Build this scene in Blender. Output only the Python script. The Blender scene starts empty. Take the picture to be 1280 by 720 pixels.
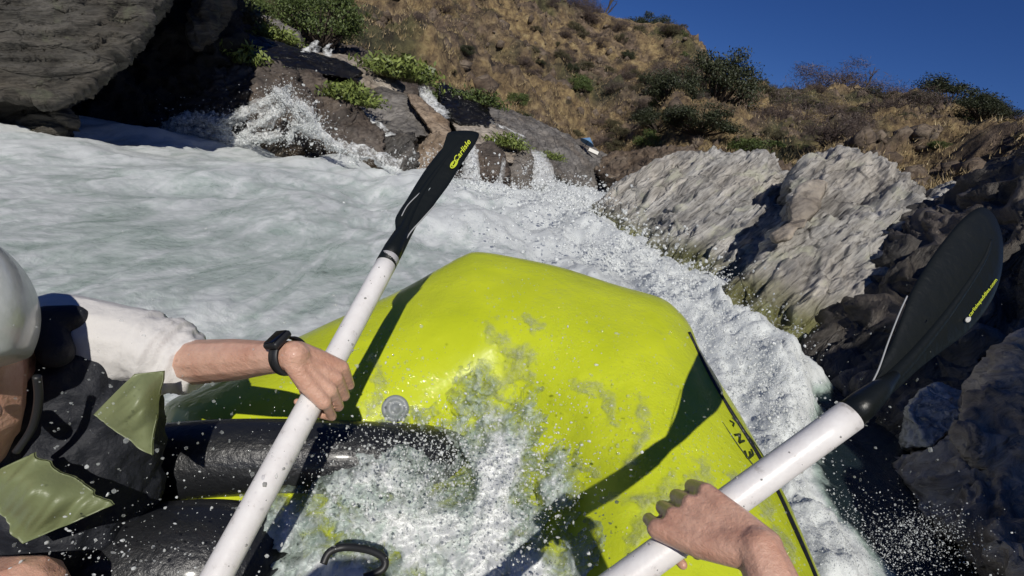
import bpy, bmesh, math, random
import numpy as np
from mathutils import Vector
random.seed(7); rng = np.random.default_rng(7)
SC = bpy.context.scene; COL = SC.collection
# ------------------------------------------------------------------ camera frame
f = 700.0
CAM = np.array([0.0, 0.0, 1.3])
p_, r_ = math.atan(166/700), math.radians(12)
F = np.array([0, math.cos(p_), -math.sin(p_)])
up0 = np.array([0, math.sin(p_), math.cos(p_)]); ri0 = np.array([1.0, 0, 0])
R = math.cos(r_)*ri0 + math.sin(r_)*up0
U = -math.sin(r_)*ri0 + math.cos(r_)*up0
def P(px, py, d):
    return CAM + d*(F + R*(px-640)/f - U*(py-360)/f)
def PV(px, py, d):          # vectorised
    px = np.asarray(px, float)[..., None]; py = np.asarray(py, float)[..., None]; d = np.asarray(d, float)[..., None]
    return CAM + d*(F + R*(px-640)/f - U*(py-360)/f)
def pix(v):
    q = v-CAM; d = q@F
    return 640+f*(q@R)/d, 360-f*(q@U)/d, d
def wz(y): return 0.012*np.maximum(0, y-4)
def D(px, py):              # depth of the water surface along a line of sight
    g = F + R*(px-640)/f - U*(py-360)/f
    d = 5.0
    for _ in range(30):
        z = float(wz(d*g[1])); d = min(60, max(.5, (z-CAM[2])/min(g[2], -.02)))
    return d
SUNPIX = (480, 640)
L = F + R*(SUNPIX[0]-640)/f - U*(SUNPIX[1]-360)/f; L = L/np.linalg.norm(L)
# ------------------------------------------------------------------ noise
def _hash(i, j, k, s):
    h = (i*374761393 + j*668265263 + k*1274126177 + s*974634777) & 0xffffffff
    h = ((h ^ (h >> 13))*1274126177) & 0xffffffff
    h = (h ^ (h >> 16)) & 0xffffffff
    return h/4294967295.0
def vnoise(p, s=0):         # gradient noise
    p = np.asarray(p, float); i = np.floor(p).astype(np.int64); r = p-i
    t = r*r*r*(r*(r*6-15)+10); x, y, z = i[:, 0], i[:, 1], i[:, 2]; out = 0
    for a in (0, 1):
        for b in (0, 1):
            for c in (0, 1):
                w = (t[:, 0] if a else 1-t[:, 0])*(t[:, 1] if b else 1-t[:, 1])*(t[:, 2] if c else 1-t[:, 2])
                h = _hash(x+a, y+b, z+c, s)*6.28318; u = _hash(x+a, y+b, z+c, s+517)*2-1; q = np.sqrt(1-u*u)
                out = out + w*((r[:, 0]-a)*q*np.cos(h) + (r[:, 1]-b)*q*np.sin(h) + (r[:, 2]-c)*u)
    return out*1.9
ROT = np.array([[.36, .48, -.8], [-.8, .6, 0], [.48, .64, .6]])
def fbm(p, o=4, s=0, lac=2.07, g=.5):
    out = 0; a = 1; q = np.array(p, float)
    for k in range(o):
        out = out + a*vnoise(q+k*13.7, s+k); q = (q@ROT)*lac; a *= g
    return out
def ridged(p, o=4, s=0, g=.5):
    out = 0; a = 1; q = np.array(p, float)
    for k in range(o):
        out = out + a*(1-2*np.abs(vnoise(q+k*7.3, s+k))); q = (q@ROT)*2.1; a *= g
    return out
def sstep(a, b, x):
    t = np.clip((x-a)/(b-a), 0, 1); return t*t*(3-2*t)
# ------------------------------------------------------------------ mesh helpers
def tag(o, label=None, cat=None, group=None, kind=None):
    if label: o['label'] = label
    if cat: o['category'] = cat
    if group: o['group'] = group
    if kind: o['kind'] = kind
    return o
def link(name, me, m=None, parent=None, smooth=True):
    if m is not None:
        me.materials.clear(); me.materials.append(m)
    if smooth: me.shade_smooth()
    o = bpy.data.objects.new(name, me); COL.objects.link(o)
    if parent is not None: o.parent = parent
    return o
def mesh_np(name, v, faces, m=None, parent=None, smooth=True, attr=None):
    me = bpy.data.meshes.new(name); v = np.asarray(v, np.float32); faces = np.asarray(faces, np.int32)
    n = faces.shape[1]
    me.vertices.add(len(v)); me.vertices.foreach_set('co', v.ravel())
    me.loops.add(faces.size); me.loops.foreach_set('vertex_index', faces.ravel())
    me.polygons.add(len(faces)); me.polygons.foreach_set('loop_start', np.arange(0, faces.size, n, dtype=np.int32))
    me.polygons.foreach_set('loop_total', np.full(len(faces), n, np.int32))
    me.update(calc_edges=True); me.validate()
    if attr:
        for k, a in attr.items():
            at = me.attributes.new(k, 'FLOAT', 'POINT'); at.data.foreach_set('value', np.asarray(a, np.float32))
    return link(name, me, m, parent, smooth)
def gridfaces(nr, nc, wrap=False):
    i = np.arange(nr-1)[:, None]; j = np.arange(nc if wrap else nc-1)[None, :]; j2 = (j+1) % nc
    return np.stack([i*nc+j, i*nc+j2, (i+1)*nc+j2, (i+1)*nc+j], -1).reshape(-1, 4)
def empty(name, loc):
    o = bpy.data.objects.new(name, None); COL.objects.link(o); o.location = Vector(loc); o.empty_display_size = .1
    bpy.context.view_layer.update(); return o
def under(parent, o):       # keep world placement when parenting to an unrotated empty
    o.parent = parent; o.location = Vector(o.location) - Vector(parent.location); return o
def remesh(name, bm, voxel, smooth=0):
    me = bpy.data.meshes.new('tmp'); bm.to_mesh(me); bm.free()
    o = bpy.data.objects.new('tmp', me); COL.objects.link(o)
    md = o.modifiers.new('r', 'REMESH'); md.mode = 'VOXEL'; md.voxel_size = voxel
    if smooth:
        s = o.modifiers.new('s', 'SMOOTH'); s.iterations = smooth; s.factor = .5
    dg = bpy.context.evaluated_depsgraph_get()
    out = bpy.data.meshes.new_from_object(o.evaluated_get(dg)); out.name = name
    bpy.data.objects.remove(o); bpy.data.meshes.remove(me)
    return out
def getv(me):
    a = np.empty(len(me.vertices)*3, np.float32); me.vertices.foreach_get('co', a); return a.reshape(-1, 3).astype(float)
def getn(me):
    a = np.empty(len(me.vertices)*3, np.float32); me.vertex_normals.foreach_get('vector', a); return a.reshape(-1, 3).astype(float)
def setv(me, v): me.vertices.foreach_set('co', np.asarray(v, np.float32).ravel()); me.update()
def add_hull(bm, pts):
    vs = [bm.verts.new(Vector(q)) for q in pts]
    r = bmesh.ops.convex_hull(bm, input=vs)
    bmesh.ops.delete(bm, geom=[g for g in r['geom_interior'] if isinstance(g, bmesh.types.BMVert)], context='VERTS')
_ico = None
def ico():
    global _ico
    if _ico is None:
        b = bmesh.new(); bmesh.ops.create_icosphere(b, subdivisions=2, radius=1)
        b.verts.ensure_lookup_table(); _ico = (np.array([v.co[:] for v in b.verts]), np.array([[v.index for v in fc.verts] for fc in b.faces])); b.free()
    return _ico
def cone(bm, a, ra, b, rb):
    s = ico()[0]
    add_hull(bm, np.vstack([np.asarray(a)+s*ra, np.asarray(b)+s*rb]))
def chain(bm, pts):
    for (a, ra), (b, rb) in zip(pts[:-1], pts[1:]): cone(bm, a, ra, b, rb)
def tube(pts, rad, n=20, cap=True, ell=None):
    pts = np.asarray(pts, float); m = len(pts); rad = np.broadcast_to(rad, (m,))
    T = np.gradient(pts, axis=0); T /= np.linalg.norm(T, axis=1)[:, None]
    ref = np.array([0, 0, 1.0]) if abs(T[0][2]) < .9 else np.array([1.0, 0, 0])
    vs = []
    X = np.cross(T[0], ref); X /= np.linalg.norm(X)
    for k in range(m):
        X = X - T[k]*(X@T[k]); X /= np.linalg.norm(X); Y = np.cross(T[k], X)
        a = np.linspace(0, 2*math.pi, n, endpoint=False)
        vs.append(pts[k] + rad[k]*(np.cos(a)[:, None]*X + np.sin(a)[:, None]*Y))
    return np.array(vs)
def add_tube(name, pts, rad, m, parent=None, n=20):
    vs = tube(pts, rad, n); k = len(vs); v = vs.reshape(-1, 3)
    fc = gridfaces(k, n, True)
    v = np.vstack([v, np.mean(vs[0], 0), np.mean(vs[-1], 0)])
    j = np.arange(n); j2 = (j+1) % n; c0 = len(v)-2
    e = np.concatenate([np.stack([np.full(n, c0), j2, j, j], -1), np.stack([np.full(n, c0+1), (k-1)*n+j, (k-1)*n+j2, (k-1)*n+j2], -1)])
    me = bpy.data.meshes.new(name)
    fl = [tuple(q) for q in fc] + [tuple(q[:3]) for q in e]
    me.from_pydata([tuple(q) for q in v], [], fl); me.update()
    return link(name, me, m, parent)
def spline(pts, n, closed=False):
    pts = np.asarray(pts, float); m = len(pts); out = []
    segs = m if closed else m-1; per = max(1, n//segs)
    for i in range(segs):
        g = lambda k: pts[k % m] if closed else pts[min(max(k, 0), m-1)]
        a, b, c, d = g(i-1), g(i), g(i+1), g(i+2)
        for t in np.arange(per)/per:
            out.append(.5*((2*b)+(-a+c)*t+(2*a-5*b+4*c-d)*t*t+(-a+3*b-3*c+d)*t**3))
    if not closed: out.append(pts[-1])
    return np.array(out)
def rbf(ctrl):
    c = np.array(ctrl, float); xy = c[:, :2]/200; z = c[:, 2:]
    def ph(r2): return np.where(r2 > 1e-12, .5*r2*np.log(np.maximum(r2, 1e-12)), 0)
    n = len(c); A = np.zeros((n+3, n+3)); A[:n, :n] = ph(((xy[:, None]-xy[None])**2).sum(-1)) + np.eye(n)*.002
    A[:n, n] = 1; A[:n, n+1:] = xy; A[n, :n] = 1; A[n+1:, :n] = xy.T
    w = np.linalg.solve(A, np.vstack([z, np.zeros((3, z.shape[1]))]))
    def ev(px, py):
        q = np.stack([np.ravel(px), np.ravel(py)], -1)/200.0
        K = ph(((q[:, None]-xy[None])**2).sum(-1))
        return (K@w[:n] + w[n] + q@w[n+1:]).reshape(np.shape(px)+(z.shape[1],))[..., 0]
    return ev
iv, ifc = ico()
b0 = bmesh.new(); bmesh.ops.create_icosphere(b0, subdivisions=1, radius=1); b0.verts.ensure_lookup_table(); i1v = np.array([q.co[:] for q in b0.verts]); i1f = np.array([[q.index for q in fc.verts] for fc in b0.faces]); b0.free()
def blobs(name, C_, S_, m, label, cat, kind='stuff', jitter=.25, parent=None, lowpoly=True):
    bv, bf = (i1v, i1f) if lowpoly else (iv, ifc)
    n = len(C_); S_ = np.asarray(S_).reshape(n, -1); S_ = S_ if S_.shape[1] == 3 else np.repeat(S_, 3, 1)
    v = C_[:, None]+bv[None]*S_[:, None]*(1+jitter*rng.uniform(-1, 1, (n, len(bv), 1)))
    fc = bf[None]+np.arange(n)[:, None, None]*len(bv)
    o = mesh_np(name, v.reshape(-1, 3), fc.reshape(-1, 3), m, parent, smooth=not (m == M['hill_rock']))
    if parent is None: tag(o, label, cat, kind=kind)
    else: o['kind'] = 'stuff'
    return o
# ------------------------------------------------------------------ materials
def mat(name, rough=.6, base=(.5, .5, .5), **kw):
    m = bpy.data.materials.new(name); m.use_nodes = True; nt = m.node_tree; b = nt.nodes['Principled BSDF']
    b.inputs['Base Color'].default_value = (*base, 1); b.inputs['Roughness'].default_value = rough
    for k, v in kw.items(): b.inputs[k.replace('_', ' ')].default_value = v
    return m, nt, b
def N(nt, t, **kw):
    n = nt.nodes.new(t)
    for k, v in kw.items():
        if k.startswith('i_'): n.inputs[k[2:].replace('_', ' ')].default_value = v
        else: setattr(n, k, v)
    return n
def noise_node(nt, vec, scale, detail=5, rough=.55, dist=0):
    n = N(nt, 'ShaderNodeTexNoise'); n.inputs['Scale'].default_value = scale; n.inputs['Detail'].default_value = detail
    n.inputs['Roughness'].default_value = rough; n.inputs['Distortion'].default_value = dist
    nt.links.new(vec, n.inputs['Vector']); return n.outputs['Fac']
def ramp(nt, fac, stops, interp='LINEAR'):
    n = N(nt, 'ShaderNodeValToRGB'); cr = n.color_ramp; cr.interpolation = interp
    while len(cr.elements) < len(stops): cr.elements.new(.5)
    for e, (p, c) in zip(cr.elements, stops):
        e.position = p; e.color = (*c, 1) if len(c) == 3 else c
    nt.links.new(fac, n.inputs['Fac']); return n.outputs['Color']
def mix(nt, a, b, fac, mode='MIX'):
    n = N(nt, 'ShaderNodeMix', data_type='RGBA', blend_type=mode)
    for s, v in ((n.inputs[0], fac), (n.inputs[6], a), (n.inputs[7], b)):
        if hasattr(v, 'is_output') or isinstance(v, bpy.types.NodeSocket): nt.links.new(v, s)
        else: s.default_value = v if isinstance(v, (int, float)) else (*v, 1) if len(v) == 3 else v
    return n.outputs[2]
def math_(nt, op, a, b=None, c=None, clamp=False):
    n = N(nt, 'ShaderNodeMath', operation=op, use_clamp=clamp)
    for s, v in zip(n.inputs, (a, b, c)):
        if v is None: continue
        if isinstance(v, bpy.types.NodeSocket): nt.links.new(v, s)
        else: s.default_value = v
    return n.outputs[0]
def bump(nt, b, h, strength=.5, dist=.02, prev=None):
    n = N(nt, 'ShaderNodeBump'); n.inputs['Strength'].default_value = strength; n.inputs['Distance'].default_value = dist
    nt.links.new(h, n.inputs['Height'])
    if prev is not None: nt.links.new(prev, n.inputs['Normal'])
    nt.links.new(n.outputs[0], b.inputs['Normal']); return n.outputs[0]
def pos(nt): return N(nt, 'ShaderNodeNewGeometry').outputs['Position']
def vscale(nt, v, s, rot=(0, 0, 0)):
    n = N(nt, 'ShaderNodeMapping'); n.inputs['Scale'].default_value = s; n.inputs['Rotation'].default_value = rot
    nt.links.new(v, n.inputs['Vector']); return n.outputs[0]

def N_noisevec(nt, vec, scale):
    n = N(nt, 'ShaderNodeTexNoise'); n.inputs['Scale'].default_value = scale; nt.links.new(vec, n.inputs['Vector']); return n.outputs['Color']
def rock_mat(name, dark, mid, light, strata=6, wetz=.25, rough=.8, bscale=1.0, lichen=None, sd=None, tan=.5, wetc=(.40, .36, .26)):
    m, nt, b = mat(name, rough); g = pos(nt)
    sd = np.array(sd if sd is not None else -R*.5+U*.85); rot = Vector(sd).rotation_difference(Vector((0, 0, 1))).to_euler()
    gr_ = vscale(nt, g, (1, 1, 1), rot); v = vscale(nt, gr_, (1, 1, strata))
    n1 = noise_node(nt, v, 1.1*bscale, 9, .62, .3); n2 = noise_node(nt, v, 6*bscale, 8, .65); n3 = noise_node(nt, g, .55, 4)
    c = ramp(nt, n1, [(.30, dark), (.5, mid), (.68, light)])
    c2 = ramp(nt, n2, [(.33, (.35, .33, .31)), (.52, (1, 1, 1)), (.75, (1.25, 1.22, 1.15))])
    c = mix(nt, c, c2, .8, 'MULTIPLY')
    c = mix(nt, c, mix(nt, c, (.75, .62, .47), tan, 'MULTIPLY'), ramp(nt, n3, [(.45, (0, 0, 0)), (.62, (1, 1, 1))]))
    if lichen:
        n4 = noise_node(nt, g, 2.3, 6, .6)
        c = mix(nt, c, lichen, ramp(nt, n4, [(.56, (0, 0, 0)), (.66, (.7, .7, .7))]))
    sx = N(nt, 'ShaderNodeSeparateXYZ'); nt.links.new(g, sx.inputs[0])
    wn = noise_node(nt, g, 1.5, 3)
    wet = math_(nt, 'SUBTRACT', math_(nt, 'ADD', wetz, math_(nt, 'MULTIPLY', wn, .5)), sx.outputs['Z'])
    wet = math_(nt, 'MULTIPLY', wet, 3.0, clamp=True)
    c = mix(nt, c, mix(nt, c, wetc, 1.0, 'MULTIPLY'), wet)
    nt.links.new(c, b.inputs['Base Color'])
    nt.links.new(math_(nt, 'SUBTRACT', rough, math_(nt, 'MULTIPLY', wet, .5)), b.inputs['Roughness'])
    vo = N(nt, 'ShaderNodeTexVoronoi', feature='DISTANCE_TO_EDGE'); vo.inputs['Scale'].default_value = 2.2*bscale
    nt.links.new(mix(nt, vscale(nt, gr_, (1, .8, strata*.45)), N_noisevec(nt, g, 1.5*bscale), .25), vo.inputs['Vector'])
    cr = ramp(nt, vo.outputs['Distance'], [(0, (0, 0, 0)), (.05, (1, 1, 1))])
    h = math_(nt, 'ADD', math_(nt, 'MULTIPLY', n2, .6), math_(nt, 'MULTIPLY', n1, 1.0))
    pb = bump(nt, b, h, .9, .08/bscale)
    bump(nt, b, cr, .55, .05/bscale, pb)
    return m
M = {}
M['pale_rock'] = rock_mat('pale_rock', (.15, .145, .138), (.37, .36, .34), (.56, .55, .52), 6, .35, .8, .8, (.42, .42, .33), tan=.28, sd=-R*.66+U*.75+F*.2, wetc=(.36, .38, .17))
M['smooth_rock'] = rock_mat('smooth_rock', (.18, .155, .13), (.32, .285, .24), (.45, .41, .36), 1.5, .1, .7, .7)
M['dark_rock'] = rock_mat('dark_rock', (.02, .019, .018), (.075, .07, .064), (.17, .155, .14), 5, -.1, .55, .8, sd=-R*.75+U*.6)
M['left_rock'] = rock_mat('left_rock', (.028, .026, .022), (.068, .064, .055), (.115, .107, .094), 6, .15, .85, .8, (.10, .105, .07), sd=U*.95-R*.2-F*.1)  # rock colour darkened to put the left cliff in shade
M['cave_rock'] = rock_mat('cave_rock', (.008, .008, .008), (.018, .017, .017), (.035, .033, .032), 3, .2, .85, .7)  # near-black colour carries the shade inside the hollow
M['brown_rock'] = rock_mat('brown_rock', (.030, .025, .022), (.085, .070, .060), (.16, .135, .115), 2, .35, .7, .8)
M['ledge_rock'] = rock_mat('ledge_rock', (.12, .10, .085), (.30, .25, .21), (.50, .44, .38), 5, -.3, .5, 1.2, sd=-R*.7+U*.7)  # colour raised in place of sunlight that misses the ledge
M['boulder_rock'] = rock_mat('boulder_rock', (.25, .25, .24), (.45, .44, .42), (.62, .60, .57), 4, -.5, .4, 2.0)  # pale colour makes up for missing sun on the boulder
M['slab_rock'] = rock_mat('slab_rock', (.07, .066, .062), (.15, .14, .13), (.24, .225, .21), 3, .05, .75, .6)
M['wet_slab'] = rock_mat('wet_slab', (.010, .011, .014), (.024, .025, .031), (.045, .046, .055), 2, 9, .7, .6)
M['tan_rock'] = rock_mat('tan_rock', (.11, .08, .055), (.24, .185, .135), (.36, .29, .22), 2, .05, .8, .9)
M['hill_rock'] = rock_mat('hill_rock', (.05, .035, .025), (.12, .09, .065), (.21, .17, .13), 2, -9, .9, .6)

# hillside ground
m, nt, b = mat('dry_hillside', .95); g = pos(nt)
n1 = noise_node(nt, g, .16, 8, .62, .4); n2 = noise_node(nt, g, 1.3, 8, .7); n3 = noise_node(nt, g, .5, 6, .6); n4 = noise_node(nt, g, .09, 5, .6)
c = ramp(nt, n2, [(.34, (.045, .028, .016)), (.45, (.16, .11, .058)), (.57, (.29, .21, .10)), (.70, (.42, .33, .17))])
c = mix(nt, c, ramp(nt, n2, [(.36, (.028, .02, .015)), (.55, (.14, .10, .07)), (.7, (.25, .19, .14))]), ramp(nt, n1, [(.46, (0, 0, 0)), (.56, (1, 1, 1))]))
c = mix(nt, c, ramp(nt, n2, [(.35, (.014, .018, .008)), (.65, (.075, .085, .032))]), ramp(nt, n4, [(.53, (0, 0, 0)), (.62, (.75, .75, .75))]))
c = mix(nt, c, (.02, .015, .01), ramp(nt, n3, [(.30, (.85, .85, .85)), (.40, (0, 0, 0))]))
nt.links.new(c, b.inputs['Base Color']); bump(nt, b, math_(nt, 'ADD', n2, n3), 1.0, .5); M['hill'] = m

def leaf_mat(name, a, bcol, trans=.25):
    m, nt, b = mat(name, .6); gi = N(nt, 'ShaderNodeNewGeometry')
    c = ramp(nt, gi.outputs['Random Per Island'], [(0, a), (1, bcol)]); nt.links.new(c, b.inputs['Base Color'])
    b.inputs['Subsurface Weight'].default_value = 0
    return m
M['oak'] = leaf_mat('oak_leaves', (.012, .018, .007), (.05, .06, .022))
M['green'] = leaf_mat('green_leaves', (.03, .05, .012), (.11, .15, .035))
M['bright'] = leaf_mat('bright_leaves', (.07, .10, .02), (.21, .26, .06))
M['olive'] = leaf_mat('olive_leaves', (.045, .042, .02), (.12, .105, .05))
M['twig'] = leaf_mat('bare_twigs', (.045, .032, .028), (.13, .095, .08))
M['straw'] = leaf_mat('straw_grass', (.14, .10, .05), (.42, .32, .16))
M['bark'] = mat('bark', .9, (.06, .045, .035))[0]

# foam / river
def water_mat(name, clear, foamc=(.64, .67, .665), usefoam=True, scale=1.0):
    m, nt, b = mat(name, .25); g = pos(nt)
    at = N(nt, 'ShaderNodeAttribute', attribute_name='foam')
    n1 = noise_node(nt, vscale(nt, g, (1.0, .30, 1), (0, 0, .35)), 2.2*scale, 12, .64, 1.8)
    n2 = noise_node(nt, g, 14*scale, 8, .72, .5); n3 = noise_node(nt, g, 45*scale, 5, .7)
    fo = math_(nt, 'ADD', at.outputs['Fac'], math_(nt, 'MULTIPLY', math_(nt, 'SUBTRACT', n1, .5), 1.75))
    fo = math_(nt, 'ADD', fo, math_(nt, 'MULTIPLY', math_(nt, 'SUBTRACT', n2, .5), .7), clamp=True)
    c = ramp(nt, fo, [(.0, clear), (.14, tuple(.7*np.array(clear)+.3*np.array((.34, .41, .37)))), (.34, (.30, .375, .335)), (.58, (.42, .485, .455)), (.80, (.54, .585, .57)), (.97, foamc)])
    nt.links.new(c, b.inputs['Base Color'])
    nt.links.new(math_(nt, 'ADD', .10, math_(nt, 'MULTIPLY', fo, .35)), b.inputs['Roughness'])
    b.inputs['IOR'].default_value = 1.33
    pb = bump(nt, b, n1, .4, .07/scale)
    pb = bump(nt, b, n2, .6, .014/scale, pb)
    bump(nt, b, n3, .25, .006/scale, pb)
    return m
M['river'] = water_mat('river_water', (.014, .024, .027))
M['froth'] = water_mat('raft_froth', (.20, .23, .10), (.72, .74, .74), scale=4.0)
# clear water: mostly see-through, with a sharp bright gloss
def clear_mat(name, body, rough, col, bs, bd, attr=False, stretch=(1, 1, 1)):
    m, nt, b = mat(name, rough, col, IOR=1.33); tr = N(nt, 'ShaderNodeBsdfTransparent'); mx = N(nt, 'ShaderNodeMixShader'); out = nt.nodes['Material Output']
    b.inputs['Specular IOR Level'].default_value = 1.0
    lw = N(nt, 'ShaderNodeLayerWeight'); lw.inputs['Blend'].default_value = .35
    nn = noise_node(nt, vscale(nt, pos(nt), stretch), bs*.4, 6, .72)
    k = math_(nt, 'ADD', math_(nt, 'MULTIPLY', lw.outputs['Facing'], .45), math_(nt, 'MULTIPLY', ramp(nt, nn, [(.42, (.05, .05, .05)), (.68, (1, 1, 1))]), body), clamp=True)
    if attr: k = math_(nt, 'MULTIPLY', k, N(nt, 'ShaderNodeAttribute', attribute_name='foam').outputs['Fac'], clamp=True)
    nt.links.new(k, mx.inputs[0]); nt.links.new(tr.outputs[0], mx.inputs[1]); nt.links.new(b.outputs[0], mx.inputs[2]); nt.links.new(mx.outputs[0], out.inputs[0])
    pb = bump(nt, b, noise_node(nt, pos(nt), bs, 5, .7), 1.0, bd); nt.links.new(pb, lw.inputs['Normal'])
    return m
M['foam'] = clear_mat('foam_spray', .9, .15, (.80, .83, .83), 60, .004)
M['drop'] = clear_mat('clear_water', .25, .05, (.7, .74, .72), 150, .002)
M['bead'] = mat('bead_water', .05, (.30, .30, .29))[0]
M['film'] = clear_mat('water_film', .55, .04, (.76, .81, .48), 120, .014, True)
M['fall'] = clear_mat('falling_water', 1.25, .3, (.70, .72, .72), 16, .03, True, (1, 1, .14))
M['lace'] = clear_mat('spray_lace', 1.0, .3, (.78, .80, .80), 14, .03)
# froth turns see-through where it thins out
nt = M['froth'].node_tree; b = nt.nodes['Principled BSDF']; tr = N(nt, 'ShaderNodeBsdfTransparent'); mx = N(nt, 'ShaderNodeMixShader')
at = N(nt, 'ShaderNodeAttribute', attribute_name='foam'); nn = noise_node(nt, pos(nt), 26, 7, .75, .6)
k = math_(nt, 'ADD', math_(nt, 'MULTIPLY', at.outputs['Fac'], 1.5), math_(nt, 'MULTIPLY', math_(nt, 'SUBTRACT', nn, .56), 3.2), clamp=True)
nt.links.new(k, mx.inputs[0]); nt.links.new(tr.outputs[0], mx.inputs[1]); nt.links.new(b.outputs[0], mx.inputs[2]); nt.links.new(mx.outputs[0], nt.nodes['Material Output'].inputs[0])

# lime raft fabric
m, nt, b = mat('lime_fabric', .35); g = pos(nt)
n1 = noise_node(nt, g, 6, 4); n2 = noise_node(nt, g, 130, 3, .6); n3 = noise_node(nt, g, 3.2, 5, .6); n4 = noise_node(nt, g, 38, 4, .6, .8)
c = ramp(nt, n1, [(.3, (.44, .51, .016)), (.7, (.52, .585, .022))])
nt.links.new(c, b.inputs['Base Color'])
b.inputs['Coat Weight'].default_value = .5; b.inputs['Coat Roughness'].default_value = .07; b.inputs['Specular IOR Level'].default_value = .25
patch = ramp(nt, n3, [(.42, (0, 0, 0)), (.60, (1, 1, 1))])
h = math_(nt, 'MULTIPLY', math_(nt, 'ADD', n2, math_(nt, 'MULTIPLY', n4, 1.2)), patch)
pb = bump(nt, b, h, .9, .012); nt.links.new(pb, b.inputs['Coat Normal']); bump(nt, b, h, .12, .01)
M['lime'] = m
m, nt, b = mat('black_fabric', .42, (.012, .013, .015)); g = pos(nt); b.inputs['Coat Weight'].default_value = .25; b.inputs['Coat Roughness'].default_value = .1
pb = bump(nt, b, noise_node(nt, g, 40, 4, .6), .6, .008); M['black'] = m
m, nt, b = mat('vest_fabric', .7, (.008, .010, .016)); g = pos(nt); bump(nt, b, noise_node(nt, g, 25, 6, .6), .8, .012); M['vest'] = m
m, nt, b = mat('vest_panel', .45, (.30, .36, .13)); g = pos(nt)
c = ramp(nt, noise_node(nt, g, 3, 1, .4, 0), [(.2, (.13, .155, .065)), (.8, (.19, .215, .11))]); nt.links.new(c, b.inputs['Base Color'])
bump(nt, b, noise_node(nt, g, 150, 2, .5), .3, .002); M['panel'] = m
m, nt, b = mat('white_shirt', .75, (.60, .585, .57)); g = pos(nt); bump(nt, b, noise_node(nt, g, 18, 5, .6), .6, .01); M['shirt'] = m
m, nt, b = mat('helmet_shell', .3, (.62, .66, .62)); g = pos(nt)
c = ramp(nt, noise_node(nt, g, 8, 5, .6), [(.4, (.50, .54, .50)), (.6, (.64, .67, .65))]); nt.links.new(c, b.inputs['Base Color']); b.inputs['Coat Weight'].default_value = .4
bump(nt, b, noise_node(nt, g, 60, 3), .2, .004); M['helmet'] = m
m, nt, b = mat('skin', .42, (.52, .30, .21)); g = pos(nt)
c = ramp(nt, noise_node(nt, g, 22, 6, .6), [(.35, (.50, .27, .19)), (.65, (.62, .38, .28))]); nt.links.new(c, b.inputs['Base Color'])
b.inputs['Subsurface Weight'].default_value = .08; b.inputs['Subsurface Radius'].default_value = (.01, .004, .002); b.inputs['Coat Weight'].default_value = .3; b.inputs['Coat Roughness'].default_value = .2
pb = bump(nt, b, noise_node(nt, g, 190, 5, .7), .5, .003); bump(nt, b, noise_node(nt, vscale(nt, g, (1, 1, 2)), 38, 4, .6), .5, .006, pb); M['skin'] = m
m, nt, b = mat('white_shaft', .38, (.74, .72, .71)); g = pos(nt)
c = ramp(nt, noise_node(nt, g, 35, 6, .65), [(.30, (.46, .44, .42)), (.40, (.70, .68, .67)), (.7, (.76, .75, .74))]); nt.links.new(c, b.inputs['Base Color'])
bump(nt, b, noise_node(nt, g, 120, 3), .15, .003); M['shaft'] = m
m, nt, b = mat('blade_plastic', .36, (.007, .009, .009)); g = pos(nt); b.inputs['Specular IOR Level'].default_value = .35; bump(nt, b, noise_node(nt, g, 30, 5, .6), .35, .006); M['blade'] = m
M['pale_plastic'] = mat('pale_plastic_edge', .4, (.35, .36, .37))[0]  # pale grey for thin lines along the blade edges
M['logo'] = mat('logo_yellow', .5, (.52, .60, .04))[0]
M['logo_white'] = mat('logo_white', .5, (.5, .5, .48))[0]
M['ink'] = mat('black_ink', .5, (.03, .04, .01))[0]
M['valve'] = mat('valve_grey', .5, (.22, .24, .25))[0]
M['rubber'] = mat('watch_rubber', .5, (.012, .013, .015))[0]
M['glass'] = mat('watch_glass', .05, (.004, .004, .005))[0]
M['blue'] = mat('umbrella_blue', .6, (.14, .27, .45))[0]
M['board'] = mat('white_board', .6, (.68, .66, .60))[0]
M['shorts'] = mat('dark_shorts', .8, (.012, .014, .02))[0]
M['greenstone'] = mat('board_green', .8, (.20, .22, .14))[0]

# ------------------------------------------------------------------ world, sun, camera
w = bpy.data.worlds.new('World'); SC.world = w; w.use_nodes = True; nt = w.node_tree
sky = N(nt, 'ShaderNodeTexSky', sky_type='NISHITA'); sky.sun_disc = False
elev = math.asin(-L[2]); az = math.atan2(-L[0], -L[1])       # towards the sun, clockwise from +Y
sky.sun_elevation = elev; sky.sun_rotation = az; sky.altitude = 2500; sky.air_density = 1.0; sky.dust_density = .05; sky.ozone_density = 6.0
hs = N(nt, 'ShaderNodeHueSaturation'); hs.inputs['Saturation'].default_value = 1.18; hs.inputs['Hue'].default_value = .516; nt.links.new(sky.outputs[0], hs.inputs['Color']); nt.links.new(hs.outputs[0], nt.nodes['Background'].inputs[0]); nt.nodes['Background'].inputs[1].default_value = .05
sl = bpy.data.lights.new('sun', 'SUN'); sl.energy = 3.6; sl.angle = math.radians(.5); sl.color = (1, .95, .87)
so = bpy.data.objects.new('sun', sl); COL.objects.link(so); so.rotation_euler = Vector(L).to_track_quat('-Z', 'Y').to_euler(); so.location = (0, -10, 12)
cd = bpy.data.cameras.new('camera'); co = bpy.data.objects.new('camera', cd); COL.objects.link(co); SC.camera = co
cd.sensor_width = 36; cd.lens = 36*f/1280; cd.clip_start = .02; cd.clip_end = 2000
from mathutils import Matrix
co.matrix_world = Matrix(((R[0], U[0], -F[0], CAM[0]), (R[1], U[1], -F[1], CAM[1]), (R[2], U[2], -F[2], CAM[2]), (0, 0, 0, 1)))
SC.view_settings.view_transform = 'Standard'; SC.view_settings.look = 'None'; SC.view_settings.exposure = .12; SC.view_settings.gamma = 1

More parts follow.
